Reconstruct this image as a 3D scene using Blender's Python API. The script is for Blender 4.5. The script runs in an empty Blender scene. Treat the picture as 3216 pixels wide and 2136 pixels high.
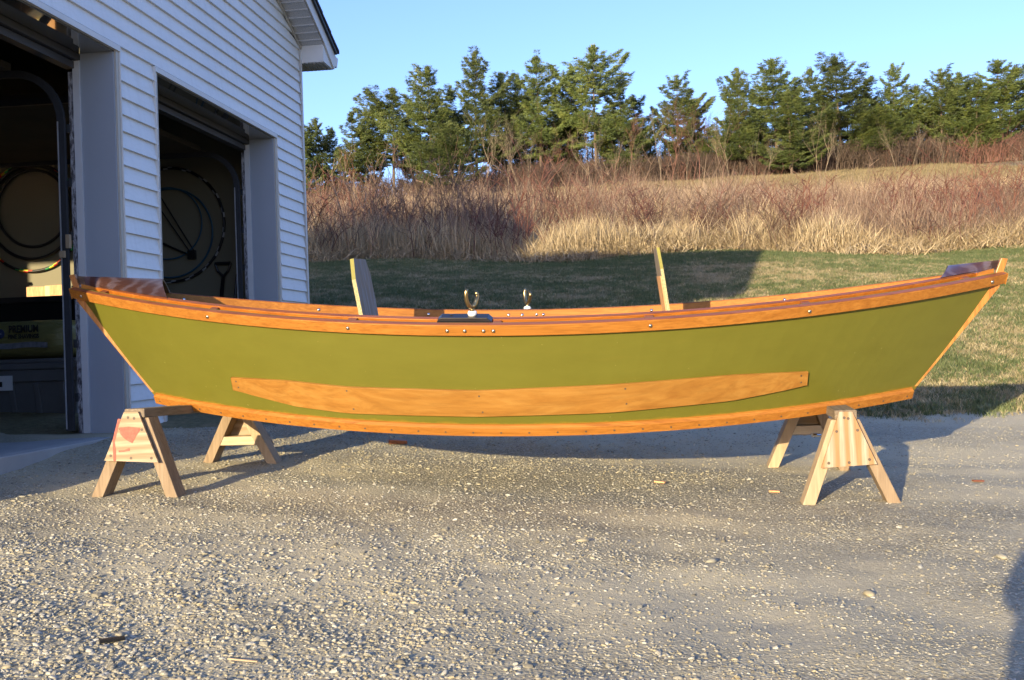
import bpy, math, random
import numpy as np
from mathutils import Vector, Matrix
R = math.radians
random.seed(11)
rng = np.random.default_rng(5)
sc = bpy.context.scene

# ------------------------------------------------------------------ camera, sky, sun, exposure
# world: +X leaves the garage wall at right angles, +Y runs along it away from the camera, camera at z = 0
def camera_axes():
    p, r, yaw = .0043, -.033, .1286
    F = Vector((0, math.cos(p), math.sin(p))); U = Vector((0, -math.sin(p), math.cos(p))); X = Vector((1, 0, 0))
    X, U = math.cos(r)*X + math.sin(r)*U, -math.sin(r)*X + math.cos(r)*U
    M = Matrix(((math.cos(yaw), -math.sin(yaw), 0), (math.sin(yaw), math.cos(yaw), 0), (0, 0, 1)))
    return M @ F, M @ U, M @ X
CF, CU, CX = camera_axes()
cd = bpy.data.cameras.new('camera'); cam = bpy.data.objects.new('camera', cd); sc.collection.objects.link(cam)
cam.matrix_world = Matrix(((CX.x, CU.x, -CF.x, 0), (CX.y, CU.y, -CF.y, 0), (CX.z, CU.z, -CF.z, 0), (0, 0, 0, 1)))
cd.sensor_width = 36; cd.lens = 36*3200/3216; cd.clip_end = 3000; cd.clip_start = .05
sc.camera = cam
SUN_AZ, SUN_EL = 21.0, 11.2           # light travels towards azimuth 21 deg (from +Y to +X)
w = bpy.data.worlds.new('World'); sc.world = w; w.use_nodes = True
sk = w.node_tree.nodes.new('ShaderNodeTexSky'); sk.sky_type = 'NISHITA'; sk.sun_disc = False
sk.sun_elevation = R(SUN_EL); sk.sun_rotation = R(180+SUN_AZ); sk.altitude = 300; sk.air_density = 1.0; sk.dust_density = 1.1; sk.ozone_density = 2.6
tn = w.node_tree.nodes.new('ShaderNodeMix'); tn.data_type = 'RGBA'; tn.blend_type = 'MULTIPLY'; tn.inputs[0].default_value = 1; tn.inputs[7].default_value = (1.0, 1.0, 1.34, 1)
w.node_tree.links.new(sk.outputs[0], tn.inputs[6]); w.node_tree.links.new(tn.outputs[2], w.node_tree.nodes['Background'].inputs[0])
w.node_tree.nodes['Background'].inputs[1].default_value = .15
sd = bpy.data.lights.new('sun', 'SUN'); sd.energy = 4.5; sd.angle = R(.5); sd.color = (1, .82, .50)
so = bpy.data.objects.new('sun', sd); sc.collection.objects.link(so)
dv = Vector((math.sin(R(SUN_AZ))*math.cos(R(SUN_EL)), math.cos(R(SUN_AZ))*math.cos(R(SUN_EL)), -math.sin(R(SUN_EL))))
so.rotation_euler = dv.to_track_quat('-Z', 'Y').to_euler()
sc.view_settings.view_transform = 'Standard'; sc.view_settings.look = 'None'; sc.view_settings.exposure = 1.05
sc.cycles.max_bounces = 6; sc.cycles.diffuse_bounces = 3; sc.cycles.glossy_bounces = 3
sc.cycles.transparent_max_bounces = 4; sc.cycles.caustics_reflective = False; sc.cycles.caustics_refractive = False
sc.cycles.sample_clamp_indirect = 4

# ------------------------------------------------------------------ helpers
def ray(xv, yv):            # direction through a point of the photograph (2361 px wide)
    return CF + CX*((xv*1.36213-1608)/3200) - CU*((yv*1.36213-1068)/3200)
def at_y(xv, yv, y): k = ray(xv, yv); return k*(y/k.y)

class MB:
    def __init__(s): s.v = []; s.f = []; s.m = []; s.mi = 0
    def add(s, vs, fs):
        n = len(s.v); s.v += [tuple(p) for p in vs]
        for f in fs: s.f.append(tuple(i+n for i in f)); s.m.append(s.mi)
        return s
    def box(s, a, b):
        x0, y0, z0 = a; x1, y1, z1 = b
        return s.add([(x0,y0,z0),(x1,y0,z0),(x1,y1,z0),(x0,y1,z0),(x0,y0,z1),(x1,y0,z1),(x1,y1,z1),(x0,y1,z1)],
                     [(0,3,2,1),(4,5,6,7),(0,1,5,4),(1,2,6,5),(2,3,7,6),(3,0,4,7)])
    def hexa(s, q):          # 8 points: bottom ring, top ring
        return s.add(q, [(0,3,2,1),(4,5,6,7),(0,1,5,4),(1,2,6,5),(2,3,7,6),(3,0,4,7)])
    def prism(s, poly, off): # poly: 3-D points, off: vector
        n = len(poly); off = Vector(off); P = [Vector(p) for p in poly]
        return s.add(P+[p+off for p in P], [tuple(range(n))[::-1], tuple(range(n, 2*n))]+[(i,(i+1)%n,n+(i+1)%n,n+i) for i in range(n)])
    def tube(s, pts, rad, n=8, cap=True):
        P = [Vector(p) for p in pts]; rr = rad if hasattr(rad, '__len__') else [rad]*len(P)
        vs = []; a = None
        for i, p in enumerate(P):
            d = (P[min(i+1, len(P)-1)]-P[max(i-1, 0)]).normalized()
            if a is None: a = d.orthogonal().normalized()
            a = (a-d*a.dot(d)).normalized(); b = d.cross(a)
            vs += [p+(a*math.cos(2*math.pi*k/n)+b*math.sin(2*math.pi*k/n))*rr[i] for k in range(n)]
        fs = [(i*n+k, i*n+(k+1)%n, (i+1)*n+(k+1)%n, (i+1)*n+k) for i in range(len(P)-1) for k in range(n)]
        if cap: fs += [tuple(range(n))[::-1], tuple(range((len(P)-1)*n, len(P)*n))]
        return s.add(vs, fs)
    def grid(s, rows, close=False):
        m = len(rows[0]); vs = [p for r in rows for p in r]; fs = []
        for i in range(len(rows)-1):
            for j in range(m if close else m-1):
                fs.append((i*m+j, i*m+(j+1)%m, (i+1)*m+(j+1)%m, (i+1)*m+j))
        return s.add(vs, fs)
    def build(s, name, mat, parent=None, loc=None, smooth=False, bevel=0, angle=None):
        me = bpy.data.meshes.new(name); me.from_pydata(s.v, [], s.f)
        for m in (mat if isinstance(mat, list) else [mat]): me.materials.append(m)
        if isinstance(mat, list): me.polygons.foreach_set('material_index', s.m)
        me.validate(); me.update()
        if smooth: me.polygons.foreach_set('use_smooth', [True]*len(me.polygons))
        o = bpy.data.objects.new(name, me); sc.collection.objects.link(o)
        if parent is not None: o.parent = parent
        if loc is not None: o.location = loc
        if bevel:
            b = o.modifiers.new('bevel', 'BEVEL'); b.width = bevel; b.segments = 2; b.limit_method = 'ANGLE'; b.angle_limit = R(40)
        return o
def empty(name, loc=(0,0,0), rot=None):
    o = bpy.data.objects.new(name, None); sc.collection.objects.link(o); o.location = loc
    if rot: o.rotation_euler = rot
    o.empty_display_size = .1; return o
def tag(o, label=None, cat=None, group=None, kind=None):
    if label: o['label'] = label
    if cat: o['category'] = cat
    if group: o['group'] = group
    if kind: o['kind'] = kind
    return o
def dup(o, parent=None, name=None):
    c = o.copy(); sc.collection.objects.link(c); c.parent = parent
    return c
def dup_tree(o, parent=None):
    c = dup(o, parent)
    for ch in list(o.children): dup_tree(ch, c)
    return c

class N:                     # tiny node helper
    def __init__(s, name):
        s.mat = bpy.data.materials.new(name); s.mat.use_nodes = True; s.t = s.mat.node_tree; s.b = s.t.nodes['Principled BSDF']
    def n(s, ty, **kw):
        x = s.t.nodes.new('ShaderNode'+ty)
        for k, v in kw.items():
            if k.startswith('i_'): x.inputs[k[2:].replace('_', ' ')].default_value = v
            else: setattr(x, k, v)
        return x
    def l(s, a, b): s.t.links.new(a, b)
    def coord(s, scale=(1,1,1), out='Object', rot=(0,0,0)):
        c = s.n('TexCoord'); m = s.n('Mapping'); m.inputs['Scale'].default_value = scale; m.inputs['Rotation'].default_value = rot
        s.l(c.outputs[out], m.inputs['Vector']); return m.outputs[0]
    def noise(s, vec, scale=5, detail=4, rough=.55, dist=0):
        x = s.n('TexNoise'); x.inputs['Scale'].default_value = scale; x.inputs['Detail'].default_value = detail
        x.inputs['Roughness'].default_value = rough; x.inputs['Distortion'].default_value = dist; s.l(vec, x.inputs['Vector']); return x.outputs['Fac']
    def ramp(s, fac, stops):
        x = s.n('ValToRGB'); e = x.color_ramp.elements
        while len(e) < len(stops): e.new(.5)
        for i, (p, c) in enumerate(stops): e[i].position = p; e[i].color = tuple(c)+(1,) if len(c) == 3 else c
        s.l(fac, x.inputs[0]); return x.outputs[0]
    def mix(s, fac, a, b, mode='MIX'):
        x = s.n('Mix', data_type='RGBA', blend_type=mode)
        for sock, val in ((x.inputs[0], fac), (x.inputs[6], a), (x.inputs[7], b)):
            if hasattr(val, 'links') or hasattr(val, 'is_linked'): s.l(val, sock)
            elif isinstance(val, (int, float)): sock.default_value = val
            else: sock.default_value = tuple(val)+(1,)
        return x.outputs[2]
    def bump(s, h, strength=.3, dist=.01, nrm=None):
        x = s.n('Bump'); x.inputs['Strength'].default_value = strength; x.inputs['Distance'].default_value = dist
        s.l(h, x.inputs['Height'])
        if nrm is not None: s.l(nrm, x.inputs['Normal'])
        s.l(x.outputs[0], s.b.inputs['Normal']); return x.outputs[0]
    def col(s, c):
        if hasattr(c, 'is_linked'): s.l(c, s.b.inputs['Base Color'])
        else: s.b.inputs['Base Color'].default_value = tuple(c)+(1,)
        return s
    def set(s, **kw):
        for k, v in kw.items(): s.b.inputs[k.replace('_', ' ')].default_value = v
        return s
def plain(name, c, rough=.6, var=.12, scale=8, **kw):
    m = N(name); v = m.coord(); f = m.noise(v, scale, 5)
    m.col(m.ramp(f, [(.3, [x*(1-var) for x in c]), (.7, [min(1, x*(1+var)) for x in c])])); m.set(Roughness=rough, **kw); return m.mat
def wood(name, c1, c2, c3, stretch=(1.2, 38, 38), fine=9, rough=.48, coat=.15, rot=(0,0,0), bump=.15, dist=1.2, pores=.5):
    m = N(name); v = m.coord(stretch, rot=rot)
    a = m.noise(v, 1.0, 6, .62, dist); v2 = m.coord(tuple(x*fine/2 for x in stretch), rot=rot); b = m.noise(v2, 1.0, 3, .6)
    big = m.noise(m.coord((1.1, 3, 3), rot=rot), 1.5, 2)
    col = m.ramp(a, [(.30, c1), (.52, c2), (.72, c3)])
    col = m.mix(m.ramp(b, [(.36, (pores,)*3), (.52, (0, 0, 0))]), col, tuple(x*.45 for x in c1))
    col = m.mix(m.ramp(big, [(.35, (.35,)*3), (.65, (0,)*3)]), col, tuple(x*.7 for x in c2))
    m.col(col).set(Roughness=rough, Coat_Weight=coat, Coat_Roughness=.18, Specular_IOR_Level=.25); m.bump(b, bump, .002); return m.mat

# ------------------------------------------------------------------ materials
M = {}
M['oak'] = wood('varnished_oak', (.26, .093, .014), (.36, .142, .023), (.43, .185, .036), rough=.5, coat=.0, pores=.35)
M['oak_red'] = wood('varnished_oak_edge', (.15, .045, .02), (.24, .08, .035), (.30, .11, .05), coat=.4, pores=.25)
M['oak_deep'] = wood('varnished_oak_inner', (.28, .085, .010), (.38, .12, .014), (.44, .165, .022), coat=.4, pores=.3)
M['stem'] = wood('stem_oak', (.30, .10, .025), (.43, .18, .04), (.50, .25, .075), stretch=(38, 38, 2), pores=.3)
M['plywood_purple'] = None
def deck_mat():
    m = N('stained_fir_plywood'); v = m.coord((2.2, 5.5, 1)); n = m.noise(v, 1.3, 2, .5)
    wv = m.n('TexWave', wave_type='BANDS', bands_direction='X'); wv.inputs['Scale'].default_value = 1.7; wv.inputs['Distortion'].default_value = 8
    wv.inputs['Detail'].default_value = 2.5; wv.inputs['Detail Scale'].default_value = 1.2; m.l(v, wv.inputs['Vector'])
    c = m.ramp(wv.outputs['Fac'], [(.3, (.060, .026, .020)), (.62, (.075, .040, .036)), (.85, (.100, .070, .082))])
    f = m.noise(m.coord((4, 60, 60)), 3, 3)
    c = m.mix(m.ramp(f, [(.4, (.35,)*3), (.6, (0,)*3)]), c, (.05, .025, .022))
    m.col(c).set(Roughness=.35, Coat_Weight=.9, Coat_Roughness=.12); m.bump(wv.outputs['Fac'], .1, .001); return m.mat
M['deck'] = deck_mat()
def paint_mat():
    m = N('olive_paint'); v = m.coord((3, 8, 8)); f = m.noise(v, 1.6, 5, .6)
    c = m.ramp(f, [(.3, (.112, .108, .0125)), (.7, (.124, .120, .0150))])
    sp = m.noise(m.coord((60, 60, 60)), 1, 1); c = m.mix(m.ramp(sp, [(.78, (0,)*3), (.80, (.4,)*3)]), c, (.30, .26, .10))
    st = m.noise(m.coord((.8, 22, 22)), 2.2, 4); c = m.mix(m.ramp(st, [(.55, (0,)*3), (.75, (.12,)*3)]), c, (.17, .13, .02))
    tc = m.n('TexCoord'); sx = m.n('SeparateXYZ'); m.l(tc.outputs['Object'], sx.inputs[0])
    def mt(op, a_, b_):
        q = m.n('Math', operation=op)
        for i_, val in enumerate((a_, b_)):
            if isinstance(val, (int, float)): q.inputs[i_].default_value = val
            else: m.l(val, q.inputs[i_])
        return q.outputs[0]
    lim = mt('ADD', mt('MULTIPLY', mt('MULTIPLY', sx.outputs[0], sx.outputs[0]), .0335), .147)
    hgt_ = mt('ADD', mt('SUBTRACT', sx.outputs[2], lim), mt('MULTIPLY', mt('SUBTRACT', m.noise(m.coord((5, 5, 14)), 2.2, 5, .7), .5), .042))
    c = m.mix(m.ramp(mt('ADD', mt('MULTIPLY', hgt_, 30), .5), [(.42, (.6,)*3), (.62, (0,)*3)]), c, (.22, .14, .015))
    m.col(c).set(Roughness=.45, Specular_IOR_Level=.35, Coat_Weight=.12, Coat_Roughness=.28); m.bump(m.noise(m.coord((14, 40, 40)), 3, 4), .05, .002); return m.mat
M['paint'] = paint_mat()
M['plank'] = wood('varnished_plank', (.25, .105, .018), (.32, .15, .030), (.37, .19, .045), stretch=(2.0, 20, 14), dist=2.2, fine=7, pores=.2, coat=.1)
M['pine'] = wood('weathered_pine', (.21, .145, .09), (.29, .21, .135), (.36, .275, .19), stretch=(30, 30, 2.2), rough=.75, coat=0, pores=.3)
M['pine_beam'] = wood('grey_pine', (.15, .115, .08), (.22, .17, .12), (.29, .23, .165), stretch=(30, 2.2, 30), rough=.8, coat=0, pores=.35)
M['pine_fresh'] = wood('fresh_pine', (.36, .255, .155), (.43, .32, .205), (.49, .385, .26), stretch=(30, 30, 2.2), rough=.7, coat=0, pores=.2)
M['pine_cross'] = wood('pine_rail', (.44, .33, .20), (.51, .40, .27), (.58, .48, .34), stretch=(2, 30, 30), rough=.7, coat=0, pores=.2)
def ply_mat(name, cs, vertical, stripes):
    m = N(name); v = m.coord((1, 1, 1) if vertical else (.6, 1, 2.6)); 
    if vertical: v = m.coord((3.2, 1, .55))
    wv = m.n('TexWave', wave_type='BANDS', bands_direction='X' if vertical else 'Z'); wv.inputs['Scale'].default_value = stripes
    wv.inputs['Distortion'].default_value = 9 if vertical else 5; wv.inputs['Detail'].default_value = 2; wv.inputs['Detail Scale'].default_value = .9; m.l(v, wv.inputs['Vector'])
    c = m.ramp(wv.outputs['Fac'], [(.2, cs[0]), (.6, cs[1]), (.9, cs[2])])
    f = m.noise(m.coord((90, 90, 5) if vertical else (5, 90, 90)), 1.5, 3)
    c = m.mix(m.ramp(f, [(.4, (.3,)*3), (.6, (0,)*3)]), c, tuple(x*.5 for x in cs[0])); m.col(c).set(Roughness=.75); return m
M['gusset_plain'] = ply_mat('plywood_pale', ((.30, .21, .125), (.37, .27, .17), (.42, .32, .215)), False, 3.2).mat
M['gusset_grain'] = ply_mat('plywood_striped', ((.34, .185, .08), (.36, .265, .17), (.39, .32, .235)), True, 2.2).mat
M['edge_green'] = plain('green_edge_paint', (.21, .19, .03), .5, .1, 30)
M['edge_raw'] = plain('raw_plywood_edge', (.36, .31, .16), .8, .45, 160)
def board_mat():
    m = N('weathered_board'); v = m.coord((10, 26, 2.2)); f = m.noise(v, 1.0, 5, .6, .8)
    c = m.ramp(f, [(.35, (.16, .17, .17)), (.5, (.22, .15, .09)), (.65, (.24, .255, .265))])
    m.col(c).set(Roughness=.6); return m.mat
M['board'] = board_mat()
M['steel'] = plain('bolt_steel', (.46, .41, .34), .28, .1, 40, Metallic=1.0)
M['chrome'] = plain('bright_steel', (.75, .74, .72), .12, .05, 40, Metallic=1.0)
M['screw'] = plain('dark_screw', (.09, .06, .04), .6)
M['bronze'] = plain('bronze', (.50, .36, .17), .3, .25, 22, Metallic=1.0)
M['black_pad'] = wood('black_pad', (.008, .009, .012), (.014, .015, .02), (.03, .032, .04), rough=.35, coat=.6)
M['white_plastic'] = plain('white_plastic', (.80, .80, .78), .35, .03)
M['red_paint'] = plain('red_paint', (.42, .09, .06), .7, .25, 60)
M['pad_shadow'] = M['screw']
def siding_mat():
    m = N('vinyl_siding'); v = m.coord((1, 1, 1)); f = m.noise(v, 1.1, 4); g = m.noise(m.coord((2, 2, 9)), 6, 3)
    c = m.ramp(f, [(.3, (.74, .745, .74)), (.7, (.81, .81, .80))]); c = m.mix(m.ramp(g, [(.5, (0,)*3), (.8, (.22,)*3)]), c, (.5, .5, .46)); st = m.noise(m.coord((1, 9, .5)), 3, 4); c = m.mix(m.ramp(st, [(.5, (0,)*3), (.75, (.25,)*3)]), c, (.56, .56, .53))
    m.col(c).set(Roughness=.5); m.bump(m.noise(m.coord((1, 3, 60)), 6, 3), .05, .002); return m.mat
M['siding'] = siding_mat()
M['trim'] = plain('white_trim', (.66, .655, .63), .5, .06, 4)
M['trim_cream'] = plain('cream_channel', (.46, .43, .37), .5, .08, 6)
M['jamb'] = plain('aluminium_jamb', (.34, .38, .44), .38, .05, 1.2)
M['jamb_gloss'] = plain('glossy_header_soffit', (.16, .165, .17), .06, .03, 2, Coat_Weight=1.0, Coat_Roughness=.03, Metallic=.55)
M['jamb_dark'] = plain('grey_head_strip', (.045, .045, .05), .5, .05)
M['chrome_soft'] = plain('worn_steel_lip', (.70, .72, .75), .3, .1, 20, Metallic=.6)
M['strip'] = plain('door_stop', (.60, .61, .63), .45, .05)
def rust_mat():
    m = N('stained_jamb_edge'); f = m.noise(m.coord((40, 40, 12)), 1.5, 6, .7)
    m.col(m.ramp(f, [(.42, (.05, .045, .05)), (.6, (.42, .42, .45))])).set(Roughness=.7); return m.mat
M['rust'] = rust_mat()
M['galv'] = plain('galvanised_track', (.04, .043, .05), .55, .15, 20, Metallic=.3)
M['dark_metal'] = plain('dark_bracket', (.06, .065, .07), .5, .2, Metallic=.6)
def concrete_mat():
    m = N('concrete'); f = m.noise(m.coord((1, 1, 1)), 3, 8, .6); g = m.noise(m.coord((1, 1, 1)), 90, 3)
    c = m.ramp(f, [(.3, (.27, .265, .255)), (.7, (.40, .39, .375))]); c = m.mix(.18, c, g, 'MULTIPLY') if False else c
    m.col(c).set(Roughness=.85); m.bump(g, .25, .004); return m.mat
M['concrete'] = concrete_mat()
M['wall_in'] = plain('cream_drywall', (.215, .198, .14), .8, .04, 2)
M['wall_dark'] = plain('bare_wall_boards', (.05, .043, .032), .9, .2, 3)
M['ceil_in'] = plain('garage_ceiling', (.07, .06, .045), .9, .06, 2)
M['shingle'] = plain('asphalt_shingle', (.035, .035, .045), .9, .5, 60)
def soffit_mat():
    m = N('perforated_soffit'); vor = m.n('TexVoronoi'); vor.inputs['Scale'].default_value = 1; m.l(m.coord((150, 150, 150)), vor.inputs['Vector'])
    m.col(m.ramp(vor.outputs['Distance'], [(.15, (.16, .17, .18)), (.4, (.52, .53, .54))])).set(Roughness=.6); return m.mat
M['soffit'] = soffit_mat()
M['black_plastic'] = plain('black_plastic', (.012, .012, .013), .35, .1)
M['grey_plastic'] = plain('grey_tote', (.13, .135, .14), .5, .08)
M['bag'] = None
def bag_mat():
    m = N('olive_bag_plastic'); f = m.noise(m.coord((3, 3, 9)), 2.2, 4, .6, 1.5)
    m.col((.22, .20, .07)).set(Roughness=.32); m.bump(f, .6, .03); return m.mat
M['bag'] = bag_mat()
M['bag_clear'] = plain('bag_band', (.20, .21, .24), .25, .3, 30)
M['ink'] = plain('black_ink', (.015, .014, .012), .6)
M['ink_blue'] = plain('blue_ink', (.03, .045, .12), .5)
M['paper'] = plain('white_label', (.70, .72, .74), .5, .05)
M['red'] = plain('red_tape', (.55, .04, .02), .5); M['yellow'] = plain('yellow_tape', (.75, .60, .04), .5); M['green'] = plain('green_tape', (.03, .30, .09), .5)
M['blue_hose'] = plain('blue_hose', (.02, .09, .16), .5)
M['grey_tape'] = plain('silver_tape', (.35, .36, .38), .4)
M['board_orange'] = wood('cedar_board', (.60, .30, .13), (.70, .38, .18), (.78, .48, .26), stretch=(20, 20, 3), coat=0)
M['board_yellow'] = plain('yellow_pine', (.80, .65, .32), .6, .05)

# ------------------------------------------------------------------ terrain
def vnoise(x, y, s, seed=0):     # cheap smooth 2-D value noise
    r = np.random.default_rng(seed).random((64, 64)); x = np.asarray(x)*s+17; y = np.asarray(y)*s+29
    i, j = np.floor(x).astype(int), np.floor(y).astype(int); u, v = x-i, y-j; u = u*u*(3-2*u); v = v*v*(3-2*v)
    g = lambda a, b: r[a % 64, b % 64]
    return (g(i, j)*(1-u)+g(i+1, j)*u)*(1-v)+(g(i, j+1)*(1-u)+g(i+1, j+1)*u)*v
def hgt(x, y):
    x = np.asarray(x, float); y = np.asarray(y, float)
    fade = np.exp(-np.maximum(0, y-7)/20.)
    xx = np.clip(x, -14, 14)
    base = -.852 - .04*xx*fade + .04*np.maximum(y, -14)
    sp = .9*np.log1p(np.exp(np.clip((y-6.6)/.9, -30, 600)))
    z = base + .13*sp
    q = x/np.maximum(y, 1); z = z + np.minimum(y, 84)*(.003*np.clip((q+.30)/.28, 0, 1)+.004*np.clip(q/.37, 0, 1))*np.clip((y-26)/40, 0, 1)
    z = z + np.where(y > 83, -.30*(y-83), 0)
    z = z + np.where(y > 9, .05*np.sin(x*.9+y*.35)*np.clip((y-9)/10, 0, 1), 0) + .012*np.sin(x*1.7+.6)*np.sin(y*1.3)*np.clip((6.5-y)/3, 0, 1)*np.clip(1.5+x*0, 0, 1)
    return z
H = lambda x, y: float(hgt(x, y))
def edge_y(x): return 6.95+.22*(np.asarray(x)-1.4)+.12*np.sin(np.asarray(x)*2.3)+.06*np.sin(np.asarray(x)*6.1+1)

def sheet(name, xs, ys, zf, mat):
    X, Y = np.meshgrid(xs, ys); Z = zf(X, Y); n, m = X.shape
    co = np.stack([X, Y, Z], -1).reshape(-1, 3)
    i = np.arange(n*m).reshape(n, m); q = np.stack([i[:-1, :-1], i[:-1, 1:], i[1:, 1:], i[1:, :-1]], -1).reshape(-1, 4)
    me = bpy.data.meshes.new(name); me.vertices.add(n*m); me.vertices.foreach_set('co', co.ravel())
    me.loops.add(q.size); me.loops.foreach_set('vertex_index', q.ravel().astype(np.int32))
    me.polygons.add(len(q)); me.polygons.foreach_set('loop_start', np.arange(0, q.size, 4, dtype=np.int32))
    me.polygons.foreach_set('use_smooth', np.ones(len(q), bool)); me.update(calc_edges=True); me.validate()
    me.materials.append(mat); o = bpy.data.objects.new(name, me); sc.collection.objects.link(o); return o
def lawn_mat():
    m = N('lawn'); v = m.coord((1, 1, 1)); big = m.noise(v, .9, 5, .6, .6); fine = m.noise(v, 26, 6, .7); mid = m.noise(m.coord((1, 1, 1)), 4.5, 4, .6)
    green = m.ramp(fine, [(.3, (.035, .055, .016)), (.7, (.115, .15, .045))]); straw = m.ramp(fine, [(.3, (.20, .15, .075)), (.7, (.40, .32, .17))])
    c = m.mix(m.ramp(big, [(.3, (.5,)*3), (.7, (.8,)*3)]), green, straw); c = m.mix(m.ramp(mid, [(.5, (0,)*3), (.64, (.6,)*3)]), c, straw)
    m.col(c).set(Roughness=.9); m.bump(fine, .9, .05); return m.mat
def field_mat():
    m = N('dry_field'); v = m.coord((1, 1, 1)); f = m.noise(v, .35, 5); g = m.noise(m.coord((6, 1.2, 6)), 5, 6, .7)
    c = m.ramp(g, [(.3, (.17, .13, .065)), (.7, (.30, .235, .125))]); c = m.mix(m.ramp(f, [(.48, (0,)*3), (.66, (.45,)*3)]), c, (.15, .15, .06))
    m.col(c).set(Roughness=.95); m.bump(g, .8, .08); return m.mat
def gravel_mat():
    m = N('gravel_ground'); v = m.coord((1, 1, 1))
    v1 = m.n('TexVoronoi', feature='F1'); v1.inputs['Scale'].default_value = 95; m.l(m.coord((1, 1, 1)), v1.inputs['Vector'])
    v2 = m.n('TexVoronoi', feature='F1'); v2.inputs['Scale'].default_value = 48; m.l(m.coord((1, 1, 1)), v2.inputs['Vector'])
    sx = m.n('SeparateColor'); m.l(v1.outputs['Color'], sx.inputs[0])
    stone = m.ramp(sx.outputs[0], [(0, (.17, .155, .115)), (.4, (.29, .265, .19)), (.75, (.385, .36, .27)), (1, (.47, .445, .36))])
    big = m.noise(v, .8, 5, .6); dust = m.mix(big, (.385, .33, .205), (.47, .41, .275))
    fine = m.noise(v, 160, 4, .7)
    c = m.mix(m.ramp(v1.outputs['Distance'], [(.35, (0,)*3), (.62, (.75,)*3)]), stone, (.14, .125, .09))
    packed = m.ramp(m.noise(m.coord((.6, 1.3, 1)), .9, 4, .55), [(.36, (.15,)*3), (.56, (.9,)*3)])
    c = m.mix(packed, c, m.mix(fine, dust, tuple((.53, .475, .335))))
    m.col(c).set(Roughness=.95)
    wob = m.noise(v, 34, 5, .7); hm = m.mix(packed, v1.outputs['Distance'], wob)
    b1 = m.n('Bump'); b1.inputs['Strength'].default_value = .6; b1.inputs['Distance'].default_value = .011; b1.invert = True; m.l(hm, b1.inputs['Height'])
    m.bump(fine, .5, .006, b1.outputs[0]); return m.mat
M['lawn'] = lawn_mat(); M['field'] = field_mat(); M['gravel'] = gravel_mat()
far = np.r_[np.linspace(-900, -60, 12), np.linspace(-50, 50, 60), np.linspace(60, 900, 12)]
tag(sheet('lawn', np.linspace(-60, 60, 240), np.linspace(5, 20.2, 70), lambda x, y: hgt(x, y)-.09*np.clip((edge_y(x)-.1-y)/.5, 0, 1), M['lawn']), kind='structure')
tag(sheet('dry_field', far, np.r_[np.linspace(20.1, 110, 110), np.linspace(120, 1500, 10)], lambda x, y: np.where(y > 110, H(0, 110)-.02*(y-110), hgt(x, y))-.004, M['field']), kind='structure')
def gz(x, y):
    e = np.clip((edge_y(x)+.0-y)/.35, -1, 1)
    xn, yn_ = np.clip(x, -50, 50), np.clip(y, -50, 50)
    n = .030*(vnoise(xn*.5, yn_, 1.3, 51)-.5)+.020*(vnoise(xn+yn_*.3, yn_-xn*.2, 3.7, 52)-.5)+.010*(vnoise(xn-yn_*.4, yn_+xn*.3, 9.1, 53)-.5)
    return hgt(x, y)+.012*np.where(e > 0, np.minimum(1, e*2), e*4)+n*np.clip((7-y)/2, 0, 1)-.0
gx = np.r_[np.linspace(-40, -6, 18), np.linspace(-5.8, 7, 300), np.linspace(7.5, 40, 16)]
gy = np.r_[np.linspace(-30, 0, 16), np.linspace(.2, 8.6, 240)]
tag(sheet('gravel_driveway', gx, gy, gz, M['gravel']), kind='structure')
GZ = lambda x, y: float(gz(np.array(x, float), np.array(y, float)))

# ------------------------------------------------------------------ scatter through geometry nodes (stuff only)
def scatter(name, pos, rotz, scl, protos, tilt=None):
    me = bpy.data.meshes.new(name); n = len(pos); me.vertices.add(n); me.vertices.foreach_set('co', np.asarray(pos, np.float32).ravel())
    r = np.zeros((n, 3), np.float32); r[:, 2] = rotz
    if tilt is not None: r[:, 0] = tilt[:, 0]; r[:, 1] = tilt[:, 1]
    a = me.attributes.new('rot', 'FLOAT_VECTOR', 'POINT'); a.data.foreach_set('vector', r.ravel())
    s = np.asarray(scl, np.float32)
    if s.ndim == 1: s = np.repeat(s[:, None], 3, 1)
    a = me.attributes.new('scl', 'FLOAT_VECTOR', 'POINT'); a.data.foreach_set('vector', s.ravel().astype(np.float32))
    a = me.attributes.new('idx', 'INT', 'POINT'); a.data.foreach_set('value', rng.integers(0, len(protos), n).astype(np.int32))
    o = bpy.data.objects.new(name, me); sc.collection.objects.link(o)
    col = bpy.data.collections.new(name+'_sources')
    for p in protos: col.objects.link(p)
    g = bpy.data.node_groups.new(name, 'GeometryNodeTree')
    g.interface.new_socket('Geometry', in_out='INPUT', socket_type='NodeSocketGeometry'); g.interface.new_socket('Geometry', in_out='OUTPUT', socket_type='NodeSocketGeometry')
    nd = g.nodes; gi = nd.new('NodeGroupInput'); go = nd.new('NodeGroupOutput'); ip = nd.new('GeometryNodeInstanceOnPoints'); ci = nd.new('GeometryNodeCollectionInfo')
    ci.inputs['Collection'].default_value = col; ci.inputs['Separate Children'].default_value = True; ci.inputs['Reset Children'].default_value = True
    def attr(nm, ty):
        x = nd.new('GeometryNodeInputNamedAttribute'); x.data_type = ty; x.inputs['Name'].default_value = nm; return [q for q in x.outputs if q.enabled and q.name == 'Attribute'][0]
    ip.inputs['Pick Instance'].default_value = True
    L = g.links.new; L(gi.outputs[0], ip.inputs['Points']); L(ci.outputs[0], ip.inputs['Instance'])
    L(attr('idx', 'INT'), ip.inputs['Instance Index']); L(attr('rot', 'FLOAT_VECTOR'), ip.inputs['Rotation']); L(attr('scl', 'FLOAT_VECTOR'), ip.inputs['Scale'])
    L(ip.outputs[0], go.inputs[0]); md = o.modifiers.new('scatter', 'NODES'); md.node_group = g
    return o
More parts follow.
